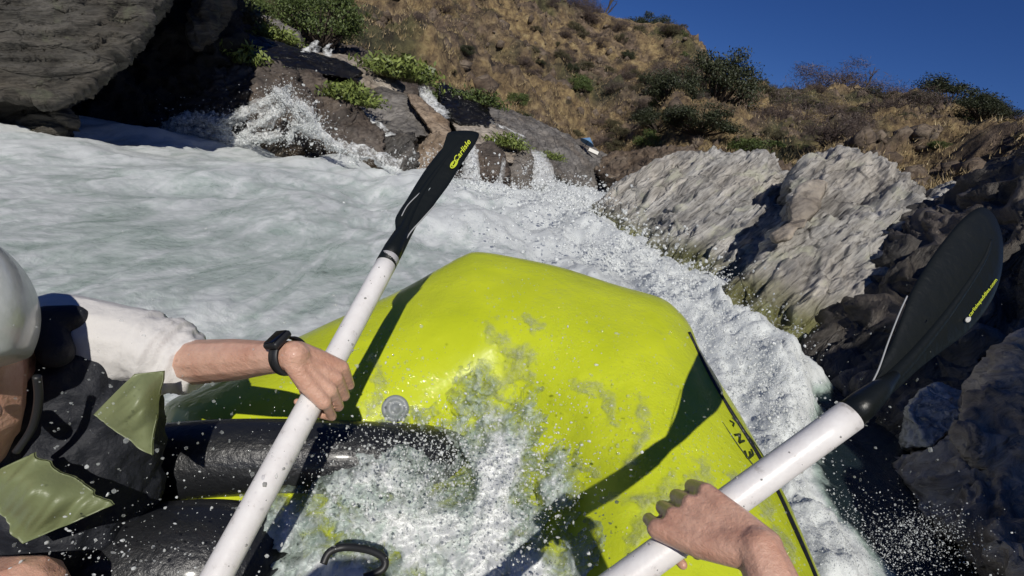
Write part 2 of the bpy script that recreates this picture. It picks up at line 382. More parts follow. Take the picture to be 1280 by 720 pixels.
# ------------------------------------------------------------------ hillside terrain
foot = spline([(-500, 60, 22), (-100, 70, 20), (250, 100, 20), (420, 110, 23), (560, 150, 27), (660, 185, 32), (755, 222, 38), (860, 215, 30), (1000, 225, 25), (1150, 240, 20), (1300, 250, 16), (1700, 300, 13)], 330)
crest = spline([(-600, -420, 60), (-150, -350, 62), (250, -230, 68), (520, -90, 74), (690, 2, 80), (790, 30, 82), (850, 42, 84), (905, 95, 82), (960, 112, 78), (1040, 120, 74), (1130, 128, 70), (1210, 148, 64), (1290, 170, 58), (1700, 260, 45)], 330)
nc = 460
def resamp(a, n):
    t = np.linspace(0, len(a)-1, n); i = np.floor(t).astype(int); i = np.minimum(i, len(a)-2); u = (t-i)[:, None]; return a[i]*(1-u)+a[i+1]*u
# resample both by pixel x
xs = np.linspace(-480, 1650, nc)
def byx(a): return np.stack([xs, np.interp(xs, a[:, 0], a[:, 1]), np.interp(xs, a[:, 0], a[:, 2])], -1)
fo_, cr_ = byx(foot), byx(crest)
A0, A1 = PV(*fo_.T), PV(*cr_.T)
rows = []
nr = 300
for t in np.linspace(-.12, 1.25, nr):
    if t <= 1:
        q = A0 + (A1-A0)*t
        q[:, 2] += -3.2*math.sin(math.pi*max(0, t))*0.35
    else:
        u = t-1; q = A1 + (A1-A0)*u*1.2; q[:, 2] = A1[:, 2] - 70*u*u - 8*u
    rows.append(q)
Hm = np.array(rows).reshape(-1, 3); tt = np.repeat(np.linspace(-.12, 1.25, nr), nc)
s = sstep(.0, .12, tt)*(1-.75*sstep(.86, 1.0, tt))+.08
dz = s*(1.5*ridged(Hm*.11, 3, 3)-.6 + .55*fbm(Hm*.45, 4, 9) + .35*ridged(Hm*np.array([1.1, 1.1, 2.0]), 3, 21))
Hm[:, 2] += dz*.9; Hm[:, 1] -= .4*dz
hill = mesh_np('hillside', Hm, gridfaces(nr, nc), M['hill']); tag(hill, 'dry brown grassy hillside rising from the far bank to the skyline', kind='structure')
Hg = Hm.reshape(nr, nc, 3)
def hill_at(px, t):
    nr, nc = Hg.shape[:2]
    j = (px-xs[0])/(xs[-1]-xs[0])*(nc-1); i = (t+.12)/1.37*(nr-1)
    i0, j0 = int(i), int(j); u, v = i-i0, j-j0; i1, j1 = min(i0+1, nr-1), min(j0+1, nc-1)
    return Hg[i0, j0]*(1-u)*(1-v)+Hg[i1, j0]*u*(1-v)+Hg[i0, j1]*(1-u)*v+Hg[i1, j1]*u*v
_hpx = [a.reshape(nr, nc) for a in pix(Hm)]
def hill_px(px, py):       # first visible hill point nearest to a pixel
    m_ = (Hg[..., 1] > 5)
    e = (_hpx[0]-px)**2+(_hpx[1]-py)**2+np.where(m_, 0, 1e9)
    k = np.unravel_index(np.argmin(e), e.shape); return Hg[k]
# base ground far away beyond the ridge and around
gv = []
gr = mesh_np('ground', [(-900, -300, -2.2), (900, -300, -2.2), (900, 1500, -2.2), (-900, 1500, -2.2)], [[0, 1, 2, 3]], M['hill']); tag(gr, 'dry ground running out beyond the river', kind='structure')

# ------------------------------------------------------------------ river
def inpoly(px, py, poly):
    ins = np.zeros(np.shape(px), bool); n = len(poly)
    for i in range(n):
        x1, y1 = poly[i]; x2, y2 = poly[(i+1) % n]
        c = ((y1 > py) != (y2 > py)) & (px < (x2-x1)*(py-y1)/(y2-y1+1e-9)+x1); ins ^= c
    return ins
def segdist(px, py, pts):
    best = np.full(np.shape(px), 1e9)
    for (x1, y1), (x2, y2) in zip(pts[:-1], pts[1:]):
        dx, dy = x2-x1, y2-y1; t = np.clip(((px-x1)*dx+(py-y1)*dy)/(dx*dx+dy*dy), 0, 1)
        best = np.minimum(best, np.hypot(px-x1-t*dx, py-y1-t*dy))
    return best
nr, nc = 640, 640
rr = np.geomspace(.5, 60, nr); an = np.radians(np.linspace(-80, 78, nc))
X = (rr[:, None]*np.sin(an)[None]).ravel(); Y = (rr[:, None]*np.cos(an)[None]).ravel()
W = np.stack([X, Y, wz(Y)], -1)
wpx, wpy, wd = pix(W); wd = np.maximum(wd, .05)
edge = 978 + (wpy-440)*.10 + np.where(wpy > 600, (wpy-600)*.75, 0) + 30*fbm(np.stack([X*2, Y*2, X*0], -1), 4, 77)
calm = sstep(0, 60, wpx-edge)*(wpy > 380)*sstep(380, 430, wpy)      # the dark pool below the right-hand cliff
foamv = .90 - 1.25*calm
leftcalm = np.exp(-(((wpx-170)/260)**2+((wpy-300)/90)**2)) + .8*np.exp(-(((wpx-420)/150)**2+((wpy-350)/60)**2))
foamv = foamv - .27*leftcalm + .22*sstep(560, 760, wpx)*(1-calm) + .12*sstep(230, 180, wpy)
W2 = np.stack([X, Y*.6, X*0], -1)
rough_ = (1-.85*calm)*(1-.55*np.clip(leftcalm, 0, 1))
amp = .04+.10*sstep(3, 9, Y)*(.4+.6*sstep(250, 450, wpx))
h = rough_*(amp*1.7*fbm(W2*.55, 3, 40) + .05*fbm(W2*np.array([1.6, .9, 1]), 3, 44) + .045*fbm(W2*np.array([1.3, .6, 1]), 4, 50)*sstep(1, 5, Y) + .022*ridged(W2*np.array([3.2, 1.8, 1]), 4, 60)*sstep(330, 520, wpx) + .012*fbm(W2*4.2, 3, 61) + .010*fbm(W2*14, 4, 70))
# standing waves in the tongue that comes down between the rocks
ton = np.exp(-(segdist(wpx, wpy, [(745, 245), (700, 250), (760, 320), (880, 390), (960, 480)])/60)**2)
h += ton*(1-calm)*(.05+.10*fbm(W2*np.array([1.3, .6, 1]), 4, 81)+.06*ridged(W2*np.array([2.6, 1.3, 1]), 5, 82))
foamv += .25*ton
side = np.exp(-(segdist(wpx, wpy, [(830, 370), (905, 430), (950, 500), (972, 570), (1005, 650), (1050, 720)])/36)**2)
h += side*(.12+.09*fbm(W2*3.4, 4, 83)+.035*fbm(W2*11, 4, 84)+.006*ridged(W2*30, 3, 85)); foamv += side*(.5-.25*sstep(600, 700, wpy))
W[:, 2] += h
foamv += .9*np.clip(h, -.15, .2)
riv = mesh_np('river', W, gridfaces(nr, nc), M['river'], attr={'foam': np.clip(foamv, -.5, 1.3)})
tag(riv, 'white foaming rapids of the river', kind='structure')

# ------------------------------------------------------------------ rocks
def hullpts(pts, th=2.0, back=.9, bulge=0.0, down=None):
    a = np.array(pts, float); c = a[:, :2].mean(0)
    out = [P(*q) for q in a]
    for q in a:
        xy = c+(q[:2]-c)*back; out.append(P(xy[0], xy[1], q[2]+th))
    if bulge:
        for s_ in (.25, .55):
            for q in a:
                xy = c+(q[:2]-c)*s_; out.append(P(xy[0], xy[1], (q[2]*s_+a[:, 2].mean()*(1-s_))-bulge*(1-s_*.9)))
    return out
def rock(name, label, cat, hulls, m, voxel=.06, amp=.12, fr=1.2, strata=3.0, sdir=None, seed=1, group=None, fine=.4, sm=3, led=.45):
    bm = bmesh.new()
    for hp in hulls: add_hull(bm, hp)
    me = remesh(name, bm, voxel, sm); v = getv(me); n = getn(me)
    sd = np.array(sdir if sdir is not None else -R*.5+U*.85); sd = sd/np.linalg.norm(sd)
    q = v + sd*(v@sd)[:, None]*(strata-1)
    wv = .25*fbm(v*fr*.8, 3, seed+90)
    q2 = q + sd*wv[:, None]*strata*.5
    d = amp*(.75*fbm(v*fr*.7, 4, seed) + .55*(ridged(q2*fr, 1, seed+5)+.5*ridged(q2*fr*2.1, 1, seed+6)+.25*ridged(q2*fr*4.3, 1, seed+7)-.75)) + amp*fine*(ridged(q2*fr*3.1, 1, seed+11)+.5*ridged(q2*fr*6.7, 1, seed+12)-.7)
    # sharp ledges: quantised layers
    lay = (v@sd)*strata*fr*.8+1.2*wv*4+1.1*fbm(v*fr, 3, seed+30); fr_ = lay-np.floor(lay)
    d += amp*led*(sstep(0, .25, fr_)-fr_)
    if led > .5:
        l2 = lay*2.7+1.7*fbm(v*fr*1.5, 2, seed+31); f2 = l2-np.floor(l2); d += amp*led*.4*(sstep(0, .2, f2)-f2)
    setv(me, v + n*d[:, None]); o = link(name, me, m)
    ct = v.mean(0); tag(o, label, cat, group); return o
def org(o):   # put origin at the object's base centre
    me = o.data; v = getv(me); c = np.array([v[:, 0].mean(), v[:, 1].mean(), v[:, 2].min()]); setv(me, v-c); o.location = Vector(c); return o

# right bank
ou = [rock('rock_outcrop', 'pale grey layered outcrop at the far end of the rapids, foot green with slime', 'rock', [
    hullpts([(738, 284, 13.6), (762, 248, 13.4), (800, 222, 13), (838, 205, 12.6), (870, 250, 11), (850, 330, 9.6), (800, 330, 10.5)], 4, .9),
    hullpts([(830, 212, 13), (868, 196, 12.5), (905, 203, 12), (950, 201, 11.5), (978, 222, 11), (960, 300, 9.4), (890, 330, 9), (840, 300, 10)], 4, .9),
    hullpts([(815, 290, 10.5), (900, 262, 9.8), (985, 260, 9), (1000, 340, 7.6), (940, 385, 7.2), (900, 388, 7.3), (840, 360, 8.3)], 4, .9),
    ], M['pale_rock'], .028, .19, .55, 4.5, sdir=-R*.62+U*.78+F*.2, seed=3, fine=.14, led=.7),
  rock('rock_outcrop', 'tall pale layered outcrop with a rounded white rib, right of the outcrop with green slime', 'rock', [
    hullpts([(985, 232, 8.6), (1012, 203, 8.8), (1062, 193, 8.8), (1108, 206, 8.4), (1146, 236, 7.8), (1138, 285, 7.2), (1060, 330, 6.9), (990, 300, 7.6)], 3, .88, .3),
    hullpts([(985, 290, 7.2), (1130, 270, 7.1), (1120, 330, 6.3), (1060, 400, 5.8), (1005, 450, 5.5), (955, 425, 5.9), (935, 390, 6.4), (945, 340, 6.8)], 3, .9, .1),
    hullpts([(870, 380, 7.0), (960, 360, 6.5), (990, 420, 5.8), (950, 432, 5.9), (905, 410, 6.5)], 2.5, .9),
    ], M['pale_rock'], .024, .165, .60, 4.5, sdir=-R*.72+U*.7+F*.2, seed=8, fine=.15, led=.7),
  rock('rock_rib', 'smooth rounded white rock rib down the left side of the tall pale outcrop', 'rock', [
    hullpts([(985, 262, 7.1), (998, 235, 7.5), (1018, 222, 7.7), (1034, 228, 7.6), (1022, 262, 7.0), (1004, 287, 6.7), (990, 285, 6.8)], .8, .9, .15),
    hullpts([(962, 292, 6.8), (985, 276, 6.8), (999, 285, 6.6), (985, 300, 6.5), (968, 303, 6.6)], .6, .9, .05)],
    M['smooth_rock'], .03, .04, 1.5, 1.2, seed=12, fine=.3),
  rock('boulder', 'small pale boulder between the tall pale outcrop and the dark shaded cliff', 'rock', [
    hullpts([(1140, 268, 7.6), (1160, 244, 7.9), (1190, 231, 8), (1212, 238, 7.8), (1200, 262, 7.3), (1150, 300, 7)], 2, .9, .1)],
    M['pale_rock'], .04, .10, 1.6, 2, seed=15),
]
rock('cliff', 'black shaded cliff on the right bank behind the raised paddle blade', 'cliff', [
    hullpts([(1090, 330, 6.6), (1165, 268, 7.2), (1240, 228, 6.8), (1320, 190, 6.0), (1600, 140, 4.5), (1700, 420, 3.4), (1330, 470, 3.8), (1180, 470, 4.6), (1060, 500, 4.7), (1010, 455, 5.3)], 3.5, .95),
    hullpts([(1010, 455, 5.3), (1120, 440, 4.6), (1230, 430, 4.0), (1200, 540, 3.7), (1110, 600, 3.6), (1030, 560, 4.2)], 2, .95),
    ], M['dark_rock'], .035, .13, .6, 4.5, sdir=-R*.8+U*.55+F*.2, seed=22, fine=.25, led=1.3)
rock('rock_ledge', 'brown ledge at the right edge of the picture above the still dark pool', 'rock', [
    hullpts([(1215, 500, 3.0), (1290, 430, 3.2), (1500, 420, 2.8), (1500, 640, 2.1), (1300, 640, 2.4), (1200, 560, 2.8)], 1.5, .95),
    hullpts([(1120, 590, 3.15), (1200, 548, 3.0), (1330, 600, 2.5), (1500, 700, 1.9), (1400, 800, 1.8), (1250, 700, 2.2), (1150, 640, 2.75)], 1.5, .95)],
    M['ledge_rock'], .02, .06, 1.3, 4.5, sdir=-R*.75+U*.65, seed=27, fine=.35, led=1.2)
rock('boulder', 'square grey boulder standing alone in the dark pool right of the white shaft', 'rock', [
    hullpts([(1132, 510, 3.4), (1150, 488, 3.5), (1172, 477, 3.6), (1216, 497, 3.4), (1206, 520, 3.25), (1165, 560, 3.1), (1128, 560, 3.3)], .5, .9, .02)],
    M['boulder_rock'], .014, .022, 3, 5, seed=31, fine=.5)
# unseen cliff added beside and behind the raft, shaped to shade the pool
rock('cliff', 'high dark unseen wall beside the raft on the right bank, shaped to shade the pool', 'cliff', [
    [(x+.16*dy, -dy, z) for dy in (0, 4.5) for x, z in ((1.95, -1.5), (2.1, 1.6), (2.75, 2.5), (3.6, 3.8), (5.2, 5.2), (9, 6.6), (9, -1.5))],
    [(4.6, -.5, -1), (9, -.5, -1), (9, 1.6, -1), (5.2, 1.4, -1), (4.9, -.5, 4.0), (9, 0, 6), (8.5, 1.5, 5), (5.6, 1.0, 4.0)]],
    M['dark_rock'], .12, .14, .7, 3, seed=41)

# left bank
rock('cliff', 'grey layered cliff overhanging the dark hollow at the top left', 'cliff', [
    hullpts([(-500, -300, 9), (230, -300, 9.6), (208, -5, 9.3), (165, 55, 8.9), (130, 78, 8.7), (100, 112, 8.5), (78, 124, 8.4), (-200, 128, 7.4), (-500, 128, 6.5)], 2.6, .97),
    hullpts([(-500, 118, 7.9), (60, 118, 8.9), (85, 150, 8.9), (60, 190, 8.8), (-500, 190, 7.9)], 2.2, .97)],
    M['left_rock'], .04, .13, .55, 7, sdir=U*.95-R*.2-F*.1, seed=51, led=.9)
rock('cave_wall', 'shade-darkened back wall of the hollow under the overhanging grey cliff', 'cliff', [
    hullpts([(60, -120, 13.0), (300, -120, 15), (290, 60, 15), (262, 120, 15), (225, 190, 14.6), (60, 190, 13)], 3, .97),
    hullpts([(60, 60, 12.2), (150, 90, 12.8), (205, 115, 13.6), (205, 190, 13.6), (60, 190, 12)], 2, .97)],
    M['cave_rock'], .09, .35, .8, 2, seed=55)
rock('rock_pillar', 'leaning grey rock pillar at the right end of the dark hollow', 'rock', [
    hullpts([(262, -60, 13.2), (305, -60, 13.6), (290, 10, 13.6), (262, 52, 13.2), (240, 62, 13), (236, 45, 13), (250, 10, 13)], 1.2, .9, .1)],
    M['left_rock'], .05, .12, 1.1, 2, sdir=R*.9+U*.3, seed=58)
rock('boulder', 'huge rounded brown boulder with spray breaking against its foot, right of the dark hollow', 'rock', [
    hullpts([(205, 150, 14.2), (228, 115, 14.6), (262, 84, 15.2), (305, 70, 15.6), (345, 76, 15.6), (372, 95, 15.4), (392, 130, 15), (400, 200, 14.6), (205, 200, 13.8)], 3.2, .92, .5)],
    M['brown_rock'], .045, .15, .8, 3, seed=61)
rock('boulder', 'long brown boulder sloping from the huge rounded one to the leaf-green willow tuft', 'rock', [
    hullpts([(340, 90, 16.2), (385, 88, 16.6), (420, 108, 16.6), (445, 140, 16.2), (480, 168, 16), (478, 215, 15.4), (350, 205, 15.2)], 2.6, .92, .3)],
    M['brown_rock'], .045, .15, .8, 3, seed=64)
rock('boulder', 'black wet blocky boulder left of the foot of the raised black paddle blade', 'rock', [
    hullpts([(455, 172, 16.2), (470, 163, 16.4), (520, 165, 16.6), (522, 205, 16), (500, 225, 15.6), (455, 205, 15.8)], 1.5, .9, .1)],
    M['dark_rock'], .055, .12, 1.2, 1.5, seed=67)
slabs = [
 ('wet_slab', 'black wet rock slab sloping across behind the brown boulders', M['wet_slab'], [(268, 38, 19), (300, 40, 19.5), (372, 62, 19.8), (430, 78, 19.8), (455, 92, 19.4), (440, 100, 18.6), (372, 88, 17.8), (300, 66, 17.4), (262, 66, 17.4)], 2.0, .05),
 ('rock_slab', 'grey smooth slab topped with moss, under the dark bush', M['slab_rock'], [(285, 22, 22), (330, 18, 22.5), (372, 40, 22), (382, 58, 21.4), (350, 62, 20.6), (300, 42, 20.6)], 2, .08),
 ('rock_slab', 'pale grey smooth slab between the black wet slab and the willow', M['smooth_rock'], [(385, 66, 21.5), (430, 70, 22), (480, 86, 22), (508, 108, 21.4), (500, 122, 20.4), (462, 112, 19.4), (430, 92, 19.2)], 2, .06),
 ('rock_slab', 'grey smooth slab below the willow tuft, with a thin cascade at its left', M['slab_rock'], [(440, 118, 18.6), (480, 108, 19.4), (505, 120, 19.6), (545, 140, 19.2), (555, 168, 18), (520, 172, 17.2), (475, 162, 17.2), (450, 140, 17.6)], 2, .07),
 ('rock_rib', 'tan sunlit rock rib slanting down to the tip of the raised black blade', M['tan_rock'], [(508, 116, 18.6), (520, 118, 18.8), (562, 152, 18.0), (566, 170, 17.3), (552, 182, 17.0), (534, 158, 17.4), (512, 128, 18)], .9, .05),
 ('rock_slab', 'dark wet rock step right of the upper cascade', M['wet_slab'], [(545, 104, 22.6), (590, 118, 23), (612, 135, 22.6), (612, 160, 20.6), (575, 156, 19.8), (552, 140, 20.4)], 2, .07),
 ('boulder', 'tan boulder half hidden behind the tip of the raised black blade', M['tan_rock'], [(520, 188, 16.7), (540, 170, 17), (562, 168, 17), (572, 192, 16.6), (560, 222, 16), (522, 215, 16)], 1.2, .1),
 ('rock_slab', 'long tan slab running right from the tip of the raised black blade', M['smooth_rock'], [(560, 145, 20.6), (590, 145, 21.2), (640, 168, 21.2), (662, 190, 20.2), (640, 205, 18.6), (600, 190, 18.2), (572, 168, 18.8)], 1.6, .06),
 ('boulder', 'brown wet boulder between the two cascades right of the raised black blade', M['brown_rock'], [(592, 182, 18), (612, 180, 18.4), (632, 196, 18), (634, 235, 17), (596, 235, 16.8)], 1.2, .1),
 ('boulder', 'rounded grey wet boulder left of the widest cascade', M['slab_rock'], [(632, 192, 19.4), (655, 186, 19.8), (668, 200, 19.4), (664, 238, 18), (630, 236, 17.8)], 1.2, .1),
]
for nme, lab, mt, pts, th, am in slabs:
    rock(nme, lab, 'rock', [hullpts(pts, th, .92, .15)], mt, .065, am*1.3, 1.1, 2.2, sdir=U*.8+R*.35, seed=int(70+am*100+pts[0][0] % 37))
rock('rock_slab', 'long grey bedrock slope running down to the river below the blue parasol', 'rock', [
    hullpts([(590, 128, 25.5), (640, 138, 27.5), (700, 168, 30), (745, 188, 33), (775, 205, 34), (770, 240, 31), (735, 240, 28), (690, 222, 25), (650, 205, 22), (610, 170, 21.5)], 2.5, .95, .1)],
    M['slab_rock'], .10, .16, .7, 3, sdir=R*.7+U*.5, seed=91)
rock('rock_slab', 'low dark rocks along the waterline under the white cascades', 'rock', [
    hullpts([(560, 212, 16.8), (600, 222, 17), (680, 228, 19.5), (700, 240, 20), (560, 245, 15.5)], 2, .95)],
    M['brown_rock'], .08, .12, 1.2, 2, seed=94)
rock('rock_bank', 'dark rocky bank behind the slabs at the foot of the hillside', 'rock', [
    hullpts([(250, 95, 20.5), (300, 50, 24), (440, 62, 25), (560, 118, 27), (620, 150, 29), (620, 190, 22), (440, 150, 19.5), (250, 140, 18)], 3, .97)],
    M['brown_rock'], .12, .3, .7, 2, seed=95)
rock('boulder', 'pale square block of stone on the slope above the upper cascade', 'rock', [hullpts([(524, 96, 22.4), (530, 80, 22.7), (546, 86, 22.7), (540, 100, 22.4)], .5, .95)], M['greenstone'], .03, .015, 2, 1, seed=96)
rock('rock_outcrop', 'low brown rocks behind the pale outcrop, below the white board', 'rock', [
    hullpts([(735, 210, 31), (770, 195, 32), (830, 188, 31), (880, 196, 27), (1000, 215, 22), (1000, 260, 20), (800, 240, 22), (760, 235, 28)], 3, .95)],
    M['hill_rock'], .12, .35, .8, 2, seed=97)

# cascades: white water pouring over the ledges
def cascade(label, pts, wpx_, dep, seed):
    c = spline(pts, 40); n = len(c); k = 9; v = []; fm = []
    for i, (x, y) in enumerate(c):
        t = i/(n-1); wd_ = wpx_*(.6+.8*t)
        for j in range(k):
            s_ = j/(k-1)*2-1; d = dep[0]+(dep[1]-dep[0])*t - .12*(1-s_*s_)
            v.append((x+s_*wd_*.5, y+0, d)); fm.append((1-.55*abs(s_)**2)*min(1, 6*t+.25))
    v = PV(*np.array(v).T); v += np.stack([0*v[:, 0], -.08*ridged(v*3, 3, seed), .06*fbm(v*4, 3, seed)], -1)
    # back side so that it is a closed tongue of water
    v2 = v + np.array([0, .25, -.15]); m_ = len(v)
    fc = gridfaces(n, k); allf = np.vstack([fc, fc[:, ::-1]+m_])
    o = mesh_np('cascade', np.vstack([v, v2]), allf, M['fall'], attr={'foam': np.concatenate([fm, fm])})
    tag(o, label, kind='structure')
cascade('small white cascade below the dark bush', [(398, 52), (388, 60), (376, 68)], 12, (20.4, 19.6), 1)
cascade('second thin cascade below the dark bush', [(414, 54), (408, 62), (412, 70)], 8, (20.6, 19.9), 2)
cascade('upper white cascade on the left bank', [(528, 104), (533, 118), (542, 132), (552, 142)], 20, (21, 19.2), 3)
cascade('thin cascade beside the willow tuft', [(448, 132), (462, 148), (474, 158), (486, 170)], 14, (17.4, 16.4), 4)
cascade('cascade beside the raised paddle blade', [(588, 178), (590, 200), (588, 226)], 18, (17.9, 16.2), 5)
cascade('narrow cascade between two wet boulders', [(630, 198), (628, 215), (622, 235)], 7, (17.6, 17), 6)
cascade('widest cascade below the bedrock slope', [(668, 188), (672, 205), (676, 232)], 34, (21, 18.5), 7)
cascade('thin streak of water over the grey bedrock', [(612, 150), (635, 162), (655, 172)], 6, (20.8, 21), 8)

# ------------------------------------------------------------------ vegetation
def leafcloud(c, n, size, stretch=1.0):
    """n rhombus leaves at points c[n,3]"""
    a = rng.normal(size=(n, 3)); a /= np.linalg.norm(a, axis=1)[:, None]; b_ = rng.normal(size=(n, 3)); b_ -= a*(a*b_).sum(1)[:, None]; b_ /= np.linalg.norm(b_, axis=1)[:, None]
    s_ = (size*rng.uniform(.6, 1.4, n))[:, None]
    v = np.stack([c-a*s_*stretch, c+b_*s_*.45, c+a*s_*stretch, c-b_*s_*.45], 1).reshape(-1, 3)
    return v, np.arange(4*n).reshape(-1, 4)
def crownpts(r, n, clumps, spread=.30, flat=.7):
    cc = []
    while len(cc) < clumps:
        q = rng.normal(size=3); q /= np.linalg.norm(q); q = q*rng.uniform(.55, 1.0)*np.array([1, 1, flat]); q[2] = q[2]*.9
        if q[2] > -.45*flat: cc.append(q)
    cc = np.array(cc); k = rng.integers(0, clumps, n); sz = rng.uniform(.5, 1.2, clumps)
    return (cc[k] + np.clip(rng.normal(size=(n, 3)), -1.7, 1.7)*spread*sz[k][:, None]*np.array([1, 1, .7]))*r, cc*r
def shrub_mesh(kind, r, n, leaf, clumps, flat=.7, spread=.26):
    pts, cc = crownpts(1, n, clumps, spread*.68, flat); pts *= r; cc *= r; pts[:, 2] += r*flat*.75; cc[:, 2] += r*flat*.75
    v, fc = leafcloud(pts, n, leaf); me = mesh_np('crown', v, fc, None, smooth=False)
    d = me.data; bpy.data.objects.remove(me); d.materials.clear(); d.materials.append(M[kind])
    # stems
    sv, sf = [], []; base = 0
    for q in cc:
        p0 = np.array([0, 0, -.1*r]); mid = q*.5+np.array([0, 0, -.1*r])+rng.normal(size=3)*.06*r
        t = tube(spline([p0, mid, q], 6), np.linspace(.045*r, .012*r, 7)[:len(spline([p0, mid, q], 6))], 5)
        k = len(t); sv.append(t.reshape(-1, 3)); sf.append(gridfaces(k, 5, True)+base); base += k*5
    so_ = mesh_np('stems', np.vstack(sv), np.vstack(sf), None); e = so_.data; bpy.data.objects.remove(so_); e.materials.clear(); e.materials.append(M['bark'])
    return d, e
def twiggy_mesh(r, n):
    sv, sf = [], []; base = 0
    def br(p0, d, l, rad, lev):
        nonlocal base
        p1 = p0+d*l; m_ = (p0+p1)/2+rng.normal(size=3)*l*.1
        t = tube(np.array([p0, m_, p1]), [rad, rad*.8, rad*.6], 3); sv.append(t.reshape(-1, 3)); sf.append(gridfaces(3, 3, True)+base); base += 9
        if lev > 0:
            for _ in range(3 if lev > 1 else 4):
                dd = d+rng.normal(size=3)*.55; dd /= np.linalg.norm(dd); br(p0+d*l*rng.uniform(.45, 1), dd, l*rng.uniform(.5, .8), rad*.5, lev-1)
    for _ in range(n):
        d = rng.normal(size=3)*np.array([1, 1, .5])+np.array([0, 0, .9]); d /= np.linalg.norm(d); br(np.array([0, 0, -.05*r]), d, r*.50, .030*r, 3)
    pts, cc = crownpts(1, 5200, 24, .2, .75); pts = pts*r; pts[:, 2] += r*.5; lv, lf = leafcloud(pts, 5200, .055, 1.0); c_ = lv.reshape(-1, 4, 3); m_ = c_.mean(1, keepdims=True)
    for k_ in (1, 3): c_[:, k_] = m_[:, 0]+(c_[:, k_]-m_[:, 0])*.16
    sv.append(c_.reshape(-1, 3)); sf.append(lf+base)
    o = mesh_np('crown', np.vstack(sv), np.vstack(sf), None); d = o.data; bpy.data.objects.remove(o); d.materials.clear(); d.materials.append(M['twig']); return d
protos = {k: [shrub_mesh(k, 1.0, nn, lf, cl, fl) for _ in range(3)] for k, nn, lf, cl, fl in (('oak', 15000, .030, 34, .8), ('green', 9000, .034, 26, .7), ('olive', 8000, .032, 26, .7))}
protos['twig'] = [(twiggy_mesh(1.0, 22), None) for _ in range(3)]
def plant(name, label, cat, loc, r, kind, group=None, sz=1.0, i=None):
    rt = empty(name, loc); tag(rt, label, cat, group); i = rng.integers(0, 3) if i is None else i
    me, st = protos[kind][i]; rt.rotation_euler = (0, 0, rng.uniform(0, 6.28)); rt.scale = (r, r, r*sz)
    o = link('crown', me, None, rt, smooth=False) if kind != 'twig' else link('branches', me, None, rt, smooth=False)
    if st is not None: link('trunk' if 'tree' in name else 'stems', st, None, rt)
    return rt
def on_hill(px, py): return hill_px(px, py)
def rad(px_w, loc): return px_w/2*pix(loc[None])[2][0]/f
trees = [
 ('oak_tree', 'largest dark green oak on the skyline, left of the notch in the ridge', 890, 135, 80, 'oak', 1.15),
 ('oak_tree', 'smaller dark oak crown just left of the large skyline oak', 838, 128, 60, 'oak', 1.0),
 ('oak_tree', 'broad black-green oak alone at the right end of the skyline', 1180, 140, 80, 'oak', .7),
 ('oak_tree', 'lower right half of the oak clump at the right end of the skyline', 1228, 150, 62, 'oak', .65),
 ('bare_tree', 'wide leafless grey-purple tree on the skyline between the two dark oaks', 1038, 124, 92, 'twig', .75),
 ('bare_tree', 'leafless purple tree left of the broad black-green oak', 1118, 150, 80, 'twig', .8),
 ('bare_tree', 'small leafless tree on the skyline where the ridge meets the top edge', 700, 10, 40, 'twig', 1.1),
 ('bare_tree', 'leafless shrubby tree on the skyline left of the tall snag', 728, 22, 44, 'twig', 1.1),
 ('bush', 'dark bush on the skyline right of the tall snag', 808, 48, 50, 'oak', .9),
 ('bush', 'dark bush on the skyline at the shoulder of the ridge', 836, 52, 34, 'green', .9),
 ('bush', 'bright green round bush on the grass above the low brown rocks', 818, 186, 40, 'green', .9),
 ('bush', 'dark green low bush in front of the leafless thicket', 948, 190, 66, 'green', .6),
 ('bush', 'olive bush left of the bright green round bush', 775, 172, 34, 'olive', .8),
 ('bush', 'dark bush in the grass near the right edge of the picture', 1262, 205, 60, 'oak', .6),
 ('bare_bush', 'leafless brown thicket on the slope below the large skyline oak', 925, 155, 95, 'twig', .9),
 ('bare_bush', 'leafless brown thicket right of the one below the large oak', 985, 165, 100, 'twig', .8),
 ('bare_bush', 'grey leafless thicket below the wide leafless skyline tree', 1040, 175, 80, 'twig', .8),
 ('bare_bush', 'leafless bush in the golden grass left of the black-green oak', 1150, 188, 60, 'twig', .8),
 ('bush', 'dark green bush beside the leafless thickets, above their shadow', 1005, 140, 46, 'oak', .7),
 ('bush', 'dark round bush added as the shade under the largest skyline oak, right one of the pair', 868, 160, 80, 'oak', .6),  # this and the next bush fill the black shade below the oak
 ('bush', 'dark round bush added as the shade under the largest skyline oak, left one of the pair', 826, 154, 56, 'oak', .6),
 ('bush', 'dark bush added as the shade under the wide leafless skyline tree', 1062, 172, 62, 'oak', .7),  # dark foliage put where this tree's shade lies
 ('bush', 'dark green bush halfway up the slope left of the blue parasol', 720, 112, 40, 'green', .8),
 ('bush', 'grey-green bush high on the slope above the leaf-green willow', 520, 48, 46, 'olive', .8),
 ('bare_bush', 'brown leafless bush high on the slope below the tall snag', 765, 65, 48, 'twig', .8),
 ('bare_bush', 'brown leafless bush beside the big skyline oak', 800, 92, 56, 'twig', .8),
 ('bare_bush', 'brown leafless bush near the ridge shoulder', 842, 98, 50, 'twig', .8),
]
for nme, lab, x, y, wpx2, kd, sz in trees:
    q = on_hill(x, y+wpx2*(.06 if 'tree' in nme else .12)); plant(nme, lab, nme.replace('_', ' ').replace('bare ', ''), q, rad(wpx2, q)*(1.15 if kd != 'twig' else 1.25), kd, sz=sz)
